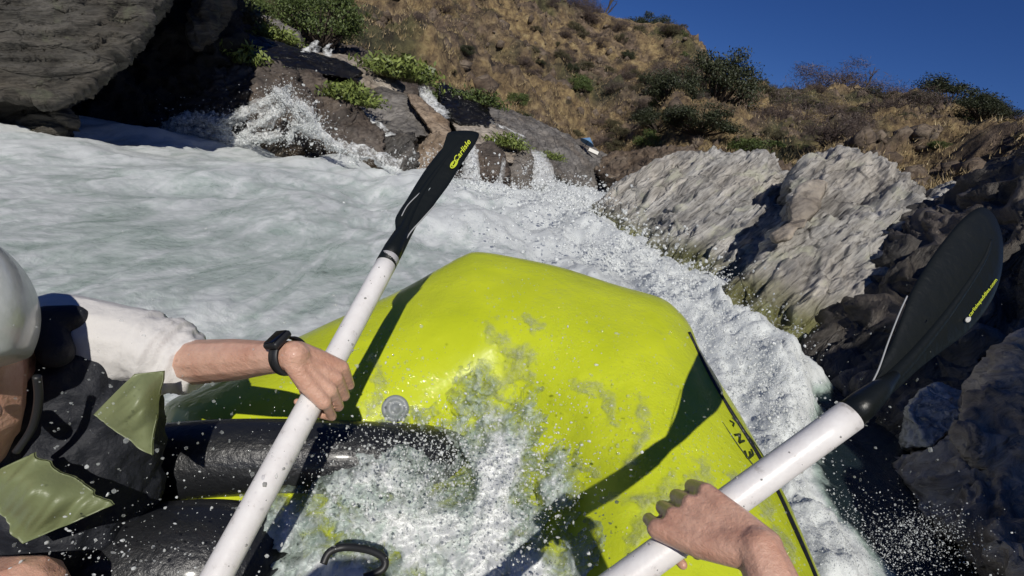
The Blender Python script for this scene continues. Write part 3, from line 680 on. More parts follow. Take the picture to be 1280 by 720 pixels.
# scattered hillside scrub, told apart by nothing: three groups
k = 0
cnt = 0
while cnt < 230:
    px = rng.uniform(300, 1290); t = rng.uniform(.03, .93); q = hill_at(px, t); X1, Y1, D1 = pix(q[None]); x, y = X1[0], Y1[0]
    if y < -15 or x > 1300 or x < 290: continue
    if (x > 700 and y > 205): continue
    kd = rng.choice(['olive', 'twig', 'green', 'oak'], p=[.28, .46, .12, .14])
    r = rng.uniform(12, 34)/2*D1[0]/f*(1.15 if kd == 'twig' else 1)
    nm = {'olive': ('bush', 'small olive scrub bush on the dry hillside', 'olive scrub bushes on the hillside'), 'twig': ('bare_bush', 'small leafless brown bush on the dry hillside', 'leafless bushes on the hillside'), 'green': ('bush', 'small mid green bush on the dry hillside', 'green bushes on the hillside'), 'oak': ('bush', 'small dark green bush on the dry hillside', 'dark bushes on the hillside')}[kd]
    plant(nm[0], nm[1], 'bush', q-np.array([0, 0, .1*r]), r, kd, nm[2], sz=rng.uniform(.6, 1)); cnt += 1
# tall snag
def snag(label, bx, by, tx, ty, dd=0):
    q = on_hill(bx, by); d = pix(q[None])[2][0]; tip = P(tx, ty, d); rt = empty('dead_tree', q); tag(rt, label, 'tree')
    sv, sf = [], []; base = 0
    v = tip-q; ln = np.linalg.norm(v); v = v/ln
    def br(p0, dr, l, rad_, lev):
        nonlocal base
        p1 = p0+dr*l; t = tube(spline([p0, (p0+p1)/2+rng.normal(size=3)*l*.05, p1], 6), np.linspace(rad_, rad_*.35, 7), 6); sv.append(t.reshape(-1, 3)); sf.append(gridfaces(7, 6, True)+base); base += 42
        if lev:
            for _ in range(5):
                e = dr+rng.normal(size=3)*.5; e /= np.linalg.norm(e); br(p0+dr*l*rng.uniform(.3, .9), e, l*rng.uniform(.25, .5), rad_*.5, lev-1)
    br(np.zeros(3), v, ln, ln*.03, 2)
    link('trunk', mesh_data(sv, sf), M['bark'], rt)
def mesh_data(sv, sf):
    o = mesh_np('trunk', np.vstack(sv), np.vstack(sf), None); d = o.data; bpy.data.objects.remove(o); return d
snag('tall thin bare snag standing above the skyline near the top edge', 742, 42, 772, -12)
snag('small leaning bare snag beside the wide leafless skyline tree', 1078, 118, 1094, 84)

# dry grass and scree over the hill
n = 60000
pj = rng.uniform(150, 1400, n); ti = rng.uniform(.0, .99, n)**1.15
Q = np.array([hill_at(a, b_) for a, b_ in zip(pj, ti)])
msk = fbm(Q*.35, 3, 5) > -.25; Q = Q[msk]; n = len(Q)
nb = 4; B = np.repeat(Q, nb, 0)+rng.normal(size=(n*nb, 3))*np.array([.22, .22, .02]); d_ = rng.normal(size=(n*nb, 3))*np.array([.5, .5, .1])+np.array([0, 0, 1]); hh = rng.uniform(.08, .30, n*nb)[:, None]
sd = rng.normal(size=(n*nb, 3))*np.array([1, 1, 0]); sd /= np.linalg.norm(sd, axis=1)[:, None]
v = np.stack([B-sd*.02, B+sd*.02, B+d_*hh], 1).reshape(-1, 3)
o = mesh_np('dry_grass', v, np.arange(len(v)).reshape(-1, 3), M['straw'], smooth=False); tag(o, 'dry straw-coloured grass covering the hillside', 'grass', kind='stuff')
n = 5200
pj = rng.uniform(150, 1400, n); ti = rng.uniform(.0, .97, n); Q = np.array([hill_at(a, b_) for a, b_ in zip(pj, ti)]); Q = Q[fbm(Q*.15, 3, 2) > 0.02]; n = len(Q)
sz = rng.gamma(1.6, .13, n)[:, None]*rng.uniform(.6, 1.4, (n, 3))
blobs('scree', Q, np.clip(sz, .05, .9), M['hill_rock'], 'loose brown stones scattered over the hillside', 'stones', jitter=.35)

# green bank plants near the cascades
def tuft(label, px, py, d, wpx2, kind, n=700, name='willow_shrub'):
    q = P(px, py, d); r = wpx2/2*d/f; rt = empty(name, q); tag(rt, label, 'shrub')
    sv = []; cl = rng.normal(size=(n, 3))*np.array([.8, .5, .3]); base = np.array([0., 0, 0])
    st = base+cl*r*np.array([.45, .45, .05]); dr = cl*np.array([.8, .8, 0])+np.array([0, 0, 1.1])+rng.normal(size=(n, 3))*.25; dr /= np.linalg.norm(dr, axis=1)[:, None]
    h = r*rng.uniform(.6, 1.25, n)[:, None]; m_ = 5; P_ = []
    for k in range(m_):
        t = (k+1)/m_; P_.append(st+dr*h*t+np.array([0, 0, -.25])*r*t*t)
    pp = np.concatenate(P_); v, fc = leafcloud(pp, len(pp), r*.10, 1.2)
    o = mesh_np('leaves', v, fc, M[kind], rt, smooth=False)
    sd = rng.normal(size=(n, 3)); sd /= np.linalg.norm(sd, axis=1)[:, None]
    v = np.stack([st-sd*r*.01, st+sd*r*.01, P_[-1]], 1).reshape(-1, 3)
    mesh_np('stems', v, np.arange(len(v)).reshape(-1, 3), M['olive'], rt, smooth=False)
tuft('leaf-green willow tuft growing on the brown boulder beside the thin cascade', 438, 130, 16.6, 56, 'bright', 420)
tuft('yellow-green willow shrub above the pale smooth slab', 500, 100, 20.6, 66, 'bright', 420)
tuft('small green shrub left of the yellow-green willow', 470, 92, 21.6, 40, 'green', 300)
tuft('grass tuft on top of the huge rounded brown boulder', 288, 78, 15.4, 66, 'bright', 300, 'grass_tuft')
tuft('grass tuft on the mossy slab under the dark bush', 345, 52, 21, 46, 'bright', 240, 'grass_tuft')
tuft('low mossy tuft at the right end of the dark hollow', 300, 28, 20.6, 54, 'olive', 300, 'grass_tuft')
tuft('green tuft above the boulder beside the widest cascade', 634, 185, 19.4, 40, 'bright', 260, 'grass_tuft')
tuft('small green tuft right of the widest cascade', 690, 200, 21.5, 26, 'bright', 160, 'grass_tuft')
tuft('green tuft behind the long tan slab', 600, 132, 22.8, 44, 'green', 260, 'grass_tuft')
tuft('green tuft on the bank at the top of the grey bedrock slope', 560, 130, 22.6, 40, 'green', 240, 'grass_tuft')
for x, y, wpx2, lab in ((352, 22, 70, 'dark green alder bush at the top edge, left one of the pair'), (402, 26, 90, 'big dark green alder bush at the top edge above the small cascades'), (300, 0, 60, 'green bush at the top edge beside the leaning grey pillar')):
    q = P(x, y+wpx2*.3, 24); plant('bush', lab, 'bush', q, rad(wpx2, q)*1.1, 'green', sz=1.1)

# parasol and board on the far bank
q = P(727, 190, 30.5); rt = empty('parasol', q); tag(rt, 'small tilted blue parasol on the bedrock of the far bank', 'parasol')
up = U*.86+R*.5; sdv = np.cross(up, F); v = [np.zeros(3)+up*.92]; nn = 16
for k in range(nn):
    a = k/nn*6.283; v.append(up*.60+sdv*math.cos(a)*.42+np.cross(up, sdv)*math.sin(a)*.42)
v2 = [x_-up*.02 for x_ in v]
fl = [(0, 1+k, 1+(k+1) % nn) for k in range(nn)]+[(17, 17+1+(k+1) % nn, 17+1+k) for k in range(nn)]+[]
me = bpy.data.meshes.new('canopy'); me.from_pydata([tuple(x_) for x_ in v+v2], [], fl); link('canopy', me, M['blue'], rt, False)
add_tube('pole', [np.zeros(3), up*.9], .02, M['bark'], rt, 6)
q = P(742, 190, 30.2); bm = bmesh.new(); c = []
for a_, b_ in ((-.28, -.09), (.28, -.09), (.28, .09), (-.28, .09)):
    for cc in (0, .25): c.append(P(742, 189, 30.2)+(R*.9-U*.42)*a_*1.0+(U*.9+R*.42)*b_+F*cc)
add_hull(bm, c); me = bpy.data.meshes.new('cool_box'); bm.to_mesh(me); bm.free(); bxo = link('cool_box', me, M['board'], None, False); tag(bxo, 'small flat white box lying on the far bank right of the blue parasol', 'box')

# ------------------------------------------------------------------ raft
rdep = rbf([(598, 315, 1.85), (700, 338, 1.80), (830, 378, 1.72), (862, 405, 1.66), (925, 520, 1.47), (990, 640, 1.26), (1025, 720, 1.13), (1060, 800, 1.05),
            (205, 505, 1.42), (330, 440, 1.58), (410, 402, 1.66), (490, 368, 1.74), (450, 470, 1.50), (330, 520, 1.42), (600, 420, 1.60), (720, 450, 1.54), (820, 500, 1.44), (850, 600, 1.27),
            (600, 520, 1.50), (600, 600, 1.40), (640, 680, 1.24), (450, 600, 1.36), (350, 650, 1.25), (780, 640, 1.22), (500, 720, 1.18), (600, 850, 1.05), (200, 700, 1.2), (100, 850, 1.05), (900, 850, 1.0), (840, 720, 1.12)])
outl = spline([(598, 315), (640, 321), (700, 334), (770, 356), (825, 372), (848, 388), (864, 408), (876, 438), (900, 478), (928, 522), (962, 582), (994, 645), (1026, 720), (1064, 810), (1000, 920), (800, 960), (500, 960), (250, 900), (120, 760), (140, 620), (196, 530), (212, 502), (262, 478), (330, 442), (410, 404), (490, 368), (545, 338), (578, 320)], 28*14, True)
ctr = np.array([620., 600.]); K = len(outl); v = []
for rho in np.concatenate([np.linspace(0.02, .8, 60), np.linspace(.81, 1.0, 34)]):
    q = ctr+(outl-ctr)*rho; e = (1-rho)*np.linalg.norm(outl-ctr, axis=1)*1.5/f      # metres from the edge
    rd = .16; ee = np.minimum(e, rd); rnd = rd-np.sqrt(np.maximum(0, rd*rd-(rd-ee)**2))
    v.append(PV(q[:, 0], q[:, 1], rdep(q[:, 0], q[:, 1])+rnd))
nrr = len(v)
for s_, dd in ((1.0, .05), (.995, .12), (.97, .20), (.92, .27), (.8, .30), (.3, .32)):
    q = ctr+(outl-ctr)*s_; v.append(PV(q[:, 0], q[:, 1], rdep(q[:, 0], q[:, 1])+.16+dd))
Rv = np.array(v).reshape(-1, 3)
# folds, creases where the floor is laced in, soft undulation
rx, ry, rdd = pix(Rv)
und = .012*fbm(Rv*3, 3, 101)
def groove(pts, wd_, dep_): return dep_*np.exp(-(segdist(rx, ry, pts)/wd_)**2)
und = und - groove([(560, 560), (600, 520), (640, 500), (690, 560), (720, 660), (700, 740)], 46, .05) + groove([(690, 420), (780, 520), (840, 620), (880, 740)], 60, .02)
und += np.exp(-(((rx-750)/110)**2+((ry-560)/110)**2))*.006*ridged(Rv*6, 3, 105) + np.exp(-(((rx-480)/110)**2+((ry-440)/60)**2))*.010*fbm(Rv*4, 3, 106)
ny = np.cross(R, F); Rv = Rv - F*und[:, None]
raft = empty('inflatable_raft', P(600, 560, 1.5)-np.array([0, 0, .2])); tag(raft, 'lime green inflatable raft with a black cross tube, awash in the rapids', 'raft')
def rl(o): return under(raft, o)
fc = gridfaces(len(v), K, True)
rl(mesh_np('hull', Rv, fc, M['lime']))
def rsurf(px, py, off=0.0):
    px = np.atleast_1d(np.asarray(px, float)); py = np.atleast_1d(np.asarray(py, float))
    u_ = .012*fbm(PV(px, py, rdep(px, py))*3, 3, 101)
    def gv_(pts, wd_, dep_): return dep_*np.exp(-(segdist(px, py, pts)/wd_)**2)
    u_ = u_ - gv_([(560, 560), (600, 520), (640, 500), (690, 560), (720, 660), (700, 740)], 46, .05) + gv_([(690, 420), (780, 520), (840, 620), (880, 740)], 60, .02)
    # rounding near the rim
    th_ = np.arctan2(outl[:, 1]-ctr[1], outl[:, 0]-ctr[0]); o_ = np.argsort(th_); rr_ = np.linalg.norm(outl-ctr, axis=1)
    t_ = np.arctan2(py-ctr[1], px-ctr[0]); ro = np.interp(t_, th_[o_], rr_[o_], period=2*math.pi); rad_ = np.hypot(px-ctr[0], py-ctr[1])
    e = np.clip((ro-rad_)*1.5/f, 0, .16); rnd = .16-np.sqrt(np.maximum(0, .16**2-(.16-e)**2))
    return PV(px, py, rdep(px, py)+rnd-u_-off)
# black rope / seam along the right rim
sm_ = np.array([(866, 416), (880, 446), (902, 488), (924, 524), (948, 562), (972, 606), (992, 648), (1012, 694), (1036, 752)]); sp_ = spline(sm_, 60)-np.array([5, 0])
pts = rsurf(sp_[:, 0], sp_[:, 1], .0); rl(add_tube('rim_seam', pts, .007, M['black'], None, 8))
# thin pinstripes round the lettering
for a in ([(903, 528), (925, 560), (945, 585), (962, 602)], [(915, 522), (945, 556), (966, 590)]):
    q = spline(a, 24); rl(add_tube('pinstripe', rsurf(q[:, 0], q[:, 1], .001), .0018, M['ink'], None, 5))
# letters on the right tube (worn): strokes laid on the fabric
def strokes(name, parent_fn, lines, w_, m):
    sv, sf, base = [], [], 0
    for ln in lines:
        q = spline(np.array(ln, float), 8*(len(ln)-1)); pts = rsurf(q[:, 0], q[:, 1], .002); t = tube(pts, w_, 6); k = len(t); sv.append(t.reshape(-1, 3)); sf.append(gridfaces(k, 6, True)+base); base += k*6
    return rl(mesh_np(name, np.vstack(sv), np.vstack(sf), m))
def poly(pts): # straight strokes
    out = []
    for a, b_ in zip(pts[:-1], pts[1:]): out.append([a, b_])
    return out
strokes('letter', None, poly([(918, 544), (924, 543), (925, 553), (930, 551)])+[[(925, 543), (924, 554)]], .0034, M['ink'])
strokes('letter', None, [[(931, 564), (934, 572), (938, 571), (937, 565)], [(938, 571), (941, 568), (939, 562)]], .0034, M['ink'])
strokes('letter', None, [[(945, 584), (950, 580), (953, 588)]], .0032, M['ink'])
strokes('letter', None, [[(912, 526), (917, 529), (916, 533)]], .0028, M['ink'])
# valve
vc = rsurf(494, 511)[0]; nn_ = np.cross(rsurf(500, 511)[0]-vc, rsurf(494, 517)[0]-vc); nn_ /= np.linalg.norm(nn_); nn_ = -nn_ if nn_@F > 0 else nn_
def disc(name, c, nrm, prof, m, n=28):
    x_ = np.cross(nrm, [0, 0, 1.0]); x_ /= np.linalg.norm(x_); y_ = np.cross(nrm, x_); v = []
    for r_q, h_q in prof:
        a = np.linspace(0, 2*math.pi, n, endpoint=False); v.append(c+nrm*h_q+r_q*(np.cos(a)[:, None]*x_+np.sin(a)[:, None]*y_))
    return mesh_np(name, np.array(v).reshape(-1, 3), gridfaces(len(prof), n, True), m)
vo_ = rl(disc('valve', vc, nn_, [(.036, -.01), (.036, .004), (.033, .008), (.024, .009), (.022, .005), (.012, .005), (.011, .010), (.001, .011)], M['valve']))
# black cross tube and second one at the lower left
th1 = spline([P(40, 600, 1.28), P(150, 585, 1.30), P(260, 574, 1.33), P(360, 572, 1.36), P(460, 574, 1.40), P(530, 576, 1.47), P(590, 580, 1.60), P(630, 585, 1.75)], 60)
o = rl(add_tube('cross_tube', th1, np.concatenate([np.full(len(th1)-16, .092), np.linspace(.091, .06, 16)]), M['black'], None, 40))
th2 = spline([P(-60, 760, 1.10), P(60, 740, 1.12), P(180, 720, 1.14), P(280, 715, 1.18), P(335, 745, 1.26), P(380, 800, 1.32)], 60)
rl(add_tube('side_tube', th2, .140, M['black'], None, 44))
lp = spline([P(404, 705, 1.02), P(412, 690, 1.03), P(432, 684, 1.04), P(462, 688, 1.03), P(480, 698, 1.02), P(478, 712, 1.01), P(455, 722, 1.0)], 40)
rl(add_tube('foot_loop', lp, .007, M['rubber'], None, 12))

# froth pooled inside the raft
nx, nyy = 420, 300
gx, gy = np.meshgrid(np.linspace(215, 860, nx), np.linspace(440, 790, nyy)); px, py = gx.ravel(), gy.ravel()
core = np.maximum.reduce([1.25-np.hypot((px-545)/150, (py-640)/100), 1.1-np.hypot((px-620)/70, (py-560)/85), 1.05-np.hypot((px-440)/140, (py-690)/75), 1.1-np.hypot((px-620)/120, (py-700)/70), 1.0-np.hypot((px-530)/105, (py-575)/52), .95-np.hypot((px-390)/115, (py-650)/62), .8-np.hypot((px-430)/70, (py-705)/30), .8-np.hypot((px-690)/60, (py-600)/90)])
q3 = PV(px, py, rdep(px, py)); nz = fbm(q3*7, 4, 120)*.34+ridged(q3*16, 3, 121)*.14
mk = core+nz; lift = (.075+.07*np.exp(-(((px-540)/90)**2+((py-585)/50)**2)))*sstep(-.05, .9, mk)-.035*sstep(.25, -.2, mk)
lift += sstep(0, .4, mk)*(.022*ridged(q3*11, 4, 130)+.010*ridged(q3*34, 3, 131))
FV = rsurf(px, py, 0)-F*lift[:, None]
fcf = gridfaces(nyy, nx); fcf = fcf[(mk[fcf] > -.05).any(1)]
o = mesh_np('froth', FV, fcf, M['froth'], attr={'foam': np.clip(.12+.8*mk, -.2, 1.0)}); tag(o, 'white frothing water pooled in the middle of the lime raft', 'water', kind='stuff')
# thin clear sheets and ridges of water running over the fabric
def ridge_water(lines, wd_, hgt, seed):
    x0, x1 = min(a for l in lines for a, b_ in l)-30, max(a for l in lines for a, b_ in l)+30; y0, y1 = min(b_ for l in lines for a, b_ in l)-30, max(b_ for l in lines for a, b_ in l)+30
    nx_, ny_ = int((x1-x0)/1.6), int((y1-y0)/1.6); gx, gy = np.meshgrid(np.linspace(x0, x1, nx_), np.linspace(y0, y1, ny_)); px, py = gx.ravel(), gy.ravel()
    dd = np.minimum.reduce([segdist(px, py, l) for l in lines]); q3 = PV(px, py, rdep(px, py))
    hh = hgt*(1.0-dd/wd_)+hgt*.9*fbm(q3*22, 3, seed); hh = np.clip(hh, -.012, hgt*1.4)
    fc_ = gridfaces(ny_, nx_); fc_ = fc_[(hh[fc_] > -.004).any(1)]; FA.append(sstep(0, hgt*.9, hh)*.9); return rsurf(px, py, 0)-F*hh[:, None], fc_
sheets = [([[(610, 408), (618, 424), (634, 436), (662, 442)]], 13, .012), ([[(650, 440), (640, 470), (615, 492), (602, 520)]], 20, .014), ([[(470, 452), (480, 478), (470, 505), (455, 520)]], 10, .010),
          ([[(660, 398), (672, 410)]], 9, .012), ([[(715, 486), (745, 480), (760, 500), (770, 530)]], 9, .010), ([[(800, 500), (808, 540), (790, 575)]], 8, .008), ([[(840, 600), (870, 625), (890, 640)], [(880, 590), (900, 640)]], 16, .012),
          ([[(690, 560), (740, 590), (700, 640)], [(700, 640), (760, 620), (830, 622)]], 14, .014), ([[(780, 700), (800, 660), (806, 625)]], 12, .012), ([[(925, 600), (960, 640), (985, 700)]], 14, .010)]
FA = []; vv, ff, base = [], [], 0
for k, (l, wq, hq) in enumerate(sheets):
    a, b_ = ridge_water(l, wq, hq, 140+k); vv.append(a); ff.append(b_+base); base += len(a)
o = mesh_np('water_sheets', np.vstack(vv), np.vstack(ff), M['film'], attr={'foam': np.concatenate(FA)}); tag(o, 'thin clear sheets of water running over the lime fabric', 'water', kind='stuff')

# ------------------------------------------------------------------ paddles
def paddle(label, A, B, r, blade_out, bd, nrm_tilt, spine, cut):
    rt = empty('paddle', (A+B)/2); tag(rt, label, 'paddle')
    dirv = (B-A)/np.linalg.norm(B-A)
    pts = np.linspace(A, B, 14)
    under(rt, add_tube('shaft', pts, r, M['shaft'], None, 36))
    return rt, dirv
# left paddle
LA, LB = P(228, 800, .745), P(487, 322, 1.22)
lp_, ld = paddle('white-shafted paddle held by the person at the left, black blade raised over the river', LA, LB, .022, None, None, None, None, None)
def blade(rt, outline, dbase, dtip, p0, p1, th, cup, spine_r, edge_m=None, edge_pts=None):
    """outline px points; depth grows along the axis p0->p1 (px); cup = depth bow across"""
    ol = spline(outline, len(outline)*8, True); p0 = np.array(p0, float); p1 = np.array(p1, float); ax = (p1-p0); L_ = np.linalg.norm(ax); ax /= L_; sx = np.array([-ax[1], ax[0]])
    def dep(q):
        t = (q-p0)@ax/L_; s_ = (q-p0)@sx; return dbase+(dtip-dbase)*t + cup*(s_/50)**2
    c = ol.mean(0); v = []; rings = np.linspace(0.02, 1, 14)
    K_ = len(ol)
    for rho in rings: q = c+(ol-c)*rho; v.append(PV(q[:, 0], q[:, 1], dep(q)-th*.5*(1-rho**6)-th*.1))
    for rho in rings[::-1]: q = c+(ol-c)*rho; v.append(PV(q[:, 0], q[:, 1], dep(q)+th*.5*(1-rho**6)+th*.1))
    under(rt, mesh_np('blade', np.array(v).reshape(-1, 3), gridfaces(len(v), K_, True), M['blade']))
    return dep
lout = [(478, 320), (488, 302), (494, 288), (494, 274), (500, 262), (508, 250), (520, 230), (533, 210), (546, 193), (555, 182), (558, 170), (562, 165), (578, 163), (592, 164), (599, 168), (594, 180), (586, 192), (574, 210), (561, 231), (547, 250), (534, 268), (522, 281), (514, 296), (497, 329), (487, 328)]
ldep = blade(lp_, lout, 1.22, 1.50, (487, 322), (590, 165), .012, .022, 0)
def on_blade(dep, px, py, off): q = np.array([px, py], float); return P(px, py, dep(q)-off)
def btube(rt, name, dep, pts, r, off, m, n=8):
    s_ = spline(np.array(pts, float), 30); return under(rt, add_tube(name, [on_blade(dep, a, b_, off) for a, b_ in s_], r, m, None, n))
neck = add_tube('ferrule', [P(482, 331, 1.205), P(492, 311, 1.24), P(502, 293, 1.275), P(512, 274, 1.31)], [.0225, .021, .018, .008], M['blade'], None, 28); under(lp_, neck)
btube(lp_, 'spine', ldep, [(502, 292), (525, 245), (560, 195), (580, 172)], np.linspace(.012, .003, 30+1)[:len(spline(np.zeros((4, 2)), 30))], .001, M['blade'])
btube(lp_, 'pale_edge', ldep, [(497, 318), (512, 292), (526, 276), (545, 255)], .0016, .006, M['pale_plastic'])
btube(lp_, 'pale_edge', ldep, [(502, 270), (510, 256), (526, 240)], .0012, .010, M['pale_plastic'])
# logo: swirl oval and script word
def blade_text(rt, dep, word, a, b_, hpx, m, off=.012, name='lettering', shear=.3, flip=False):
    cu = bpy.data.curves.new('t', 'FONT'); cu.body = word; cu.size = 1; cu.shear = shear; cu.extrude = 0.0; cu.offset = .012
    o = bpy.data.objects.new('t', cu); COL.objects.link(o); dg = bpy.context.evaluated_depsgraph_get(); bpy.context.view_layer.update()
    me = bpy.data.meshes.new_from_object(o.evaluated_get(bpy.context.evaluated_depsgraph_get())); bpy.data.objects.remove(o)
    v = getv(me); v[:, 0] -= v[:, 0].min(); wdt = v[:, 0].max(); a = np.array(a, float); b_ = np.array(b_, float); ax = (b_-a)/np.linalg.norm(b_-a); up_ = np.array([ax[1], -ax[0]])
    hh = .72
    q = a+np.outer(v[:, 0]/wdt, b_-a)+np.outer((v[:, 1])/hh*hpx, up_)
    d = np.array([dep(x_)-off for x_ in q]); setv(me, PV(q[:, 0], q[:, 1], d)); me.name = name
    return under(rt, link(name, me, m, None, False))
blade_text(lp_, ldep, 'Carlisle', (571, 203), (589, 177), 6.5, M['logo'], .012)
def swirl(rt, dep, c, ax_a, ra, rb, m, off=.013):
    a = np.linspace(0, 2*math.pi*1.9, 60); k = np.linspace(1, .28, 60); ca, sa = math.cos(ax_a), math.sin(ax_a)
    x_ = ra*k*np.cos(a); y_ = rb*k*np.sin(a); q = np.stack([c[0]+ca*x_-sa*y_, c[1]+sa*x_+ca*y_], -1)
    return under(rt, add_tube('emblem', [on_blade(dep, s_[0], s_[1], off) for s_ in q], .0017, m, None, 6))
swirl(lp_, ldep, (567, 205), math.radians(-55), 7.0, 3.6, M['logo'])
# right paddle
RA, RB = P(560, 884, .685), P(1063, 519, .745)
rp_, rd2 = paddle('white-shafted paddle held by the lower right hand, black blade against the shaded cliff', RA, RB, .0205, None, None, None, None, None)
rout = [(1062, 512), (1080, 492), (1092, 474), (1102, 452), (1116, 424), (1128, 392), (1140, 362), (1160, 328), (1182, 298), (1205, 272), (1226, 259), (1242, 268), (1252, 292), (1254, 322), (1248, 356), (1232, 388), (1206, 418), (1176, 440), (1148, 462), (1122, 486), (1098, 506), (1076, 524), (1068, 520)]
rdep2 = blade(rp_, rout, .745, .93, (1063, 519), (1240, 270), .010, .012, 0)
under(rp_, add_tube('ferrule', [P(1061, 520.5, .744), P(1078, 506, .752), P(1098, 489, .765), P(1120, 468, .78)], [.0196, .0185, .015, .006], M['blade'], None, 28))
btube(rp_, 'spine', rdep2, [(1090, 494), (1130, 455), (1180, 395), (1225, 330), (1238, 300)], np.linspace(.013, .003, 29), .001, M['blade'], 12)
btube(rp_, 'pale_edge', rdep2, [(1086, 486), (1098, 462), (1110, 428), (1124, 392), (1134, 370)], .0011, .004, M['pale_plastic'], 6)
blade_text(rp_, rdep2, 'carlislepaddles.com', (1213, 396), (1247, 350), 4.2, M['logo'], .010, shear=0)
swirl(rp_, rdep2, (1209.5, 399.5), math.radians(-55), 3.4, 2.2, M['logo_white'], .011)
for rt_, A_, B_, k_ in ((lp_, LA, LB, 80), (rp_, RA, RB, 70)):
    t_ = rng.uniform(.05, .98, k_)[:, None]; ax_ = (B_-A_)/np.linalg.norm(B_-A_); q_ = rng.normal(size=(k_, 3)); q_ -= ax_*(q_@ax_)[:, None]; q_ /= np.linalg.norm(q_, axis=1)[:, None]
    under(rt_, blobs('water_beads', A_+(B_-A_)*t_+q_*(.022 if rt_ is lp_ else .0205), np.clip(rng.lognormal(0, .6, k_)*.0012, .0007, .004), M['bead'], '', '', parent=rt_))

# ------------------------------------------------------------------ people
def hand(bm, c, a, e1, e2, wrist, s=1.12, rs=.022, spread=.0215, tuck=1.0):
    """c grip centre on shaft axis; a unit from little finger to index; e1 from shaft to the back of the hand; e2 wrist->knuckle direction"""
    def q(x, y, z): return c+a*z*s+e1*x+e2*y
    R0 = rs
    offs = [(1.5, .0092, 1.0), (.5, .0095, 1.07), (-.5, .0090, 1.0), (-1.5, .0078, .82)]
    mc = []
    for k, (o_, rf, ln) in enumerate(offs):
        z = o_*spread; g = rf*s
        mcp = q(R0+.013*s, -.012*ln, z*1.04); pip = q(R0+.002, R0+.022*ln, z); dip = q(-R0*.75, R0+.014*ln, z*.98); tip = q(-R0-.010, .004, z*.95)
        mc.append(mcp); chain(bm, [(mcp, g*1.15), (pip, g*1.02), (dip, g*.92), (tip, g*.78)])
    w = wrist
    for k, m_ in enumerate(mc):
        base = w+(a*(offs[k][0]*.0065*s)); chain(bm, [(base, .0165*s), ((base*.45+m_*.55)+(-e1)*.006, .0165*s), (m_-e1*.003, .0125*s)])
    # palm pad and thumb
    pc = q(.006, -.034, 0); chain(bm, [(w, .022*s), (pc, .020*s)]); 
    tb = w*.6+q(-.010, -.036, .016)*.4
    chain(bm, [(tb, .0135*s), (q(-.016, -.030, .030), .0145*s), (q(-R0-.012, -.008, .040), .0122*s), (q(-R0-.012, .020, .036), .0095*s)])
def person_mesh(name, bm, voxel, m, sm=2, noise=0, parent=None):
    me = remesh(name, bm, voxel, sm)
    if noise:
        v = getv(me); n_ = getn(me); setv(me, v+n_*(noise*fbm(v*14, 3, 5))[:, None])
    return link(name, me, m, parent)
def online(A, B, py):
    lo, hi = 0.0, 1.0
    for _ in range(40):
        m_ = (lo+hi)/2
        if pix((A+(B-A)*m_)[None])[1][0] > py: lo = m_
        else: hi = m_
    return A+(B-A)*lo
# person at the left
p1 = empty('person', P(40, 760, 1.15)); tag(p1, 'person in a white helmet, black life vest and white T-shirt gripping the left white shaft', 'person')
bm = bmesh.new()
sh, el, wr = P(118, 428, 1.10), P(236, 453, 1.115), P(352, 466, 1.10)
gc = P(400, 485, 1.0885)
# put the grip exactly on the shaft line
gc = online(LA, LB, 483)
tocam = CAM-gc; tocam /= np.linalg.norm(tocam)
e1 = tocam-ld*(tocam@ld); e1 /= np.linalg.norm(e1); e2 = np.cross(ld, e1); e2 = e2 if e2@R > 0 else -e2
ang = math.radians(-24); e1n = e1*math.cos(ang)-e2*math.sin(ang); e2n = e2*math.cos(ang)+e1*math.sin(ang)   # knuckles turned towards the lens
wr = gc+e1n*.030-e2n*.080+ld*.004
ang = math.radians(-50); e1n = e1*math.cos(ang)-e2*math.sin(ang); e2n = e2*math.cos(ang)+e1*math.sin(ang)
hand(bm, gc, ld, e1n, e2n, wr, 1.08)
chain(bm, [(wr, .0265), (wr*.75+el*.25, .031), (wr*.5+el*.5, .039), (el, .046), (el*.5+sh*.5, .052), (sh, .066)])
ch, pel, nk = P(70, 520, 1.12), P(30, 730, 1.12), P(20, 440, 1.02)
hd = P(-62, 455, .90)
cone(bm, ch, .15, pel, .15); cone(bm, sh, .07, ch, .12); cone(bm, P(20, 470, 1.05), .07, hd, .07)
cone(bm, hd, .098, P(-56, 520, .90), .088); cone(bm, P(-56, 520, .90), .085, P(-38, 560, .91), .05)
sh2 = P(-60, 520, 1.30); cone(bm, ch, .12, sh2, .07); chain(bm, [(sh2, .06), (P(-100, 680, 1.35), .045), (P(-20, 760, 1.3), .035)])
chain(bm, [(pel, .12), (P(-60, 760, .98), .085), (P(30, 745, .86), .06), (P(20, 900, .95), .05)])
chain(bm, [(pel, .12), (P(120, 760, 1.1), .085), (P(230, 800, 1.05), .065), (P(180, 930, 1.1), .05)])
# face
cone(bm, P(-20, 500, .83), .014, P(-14, 516, .82), .016)
o = person_mesh('body', bm, .0028, M['skin'], 2); under(p1, o)
# T-shirt sleeve
bm = bmesh.new(); chain(bm, [(P(72, 418, 1.10), .085), (sh+U*.004, .082), (P(165, 432, 1.11), .074), (P(216, 449, 1.12), .063)]); me = remesh('sleeve', bm, .006, 3)
v = getv(me); n_ = getn(me); axd = (el-sh)/np.linalg.norm(el-sh); tpar = (v-sh)@axd
v += n_*(.013*ridged(np.stack([tpar*22, (v@U)*6, (v@F)*6], -1), 3, 9)*sstep(.02, .16, tpar))[:, None]; setv(me, v)
under(p1, link('sleeve', me, M['shirt'])); 
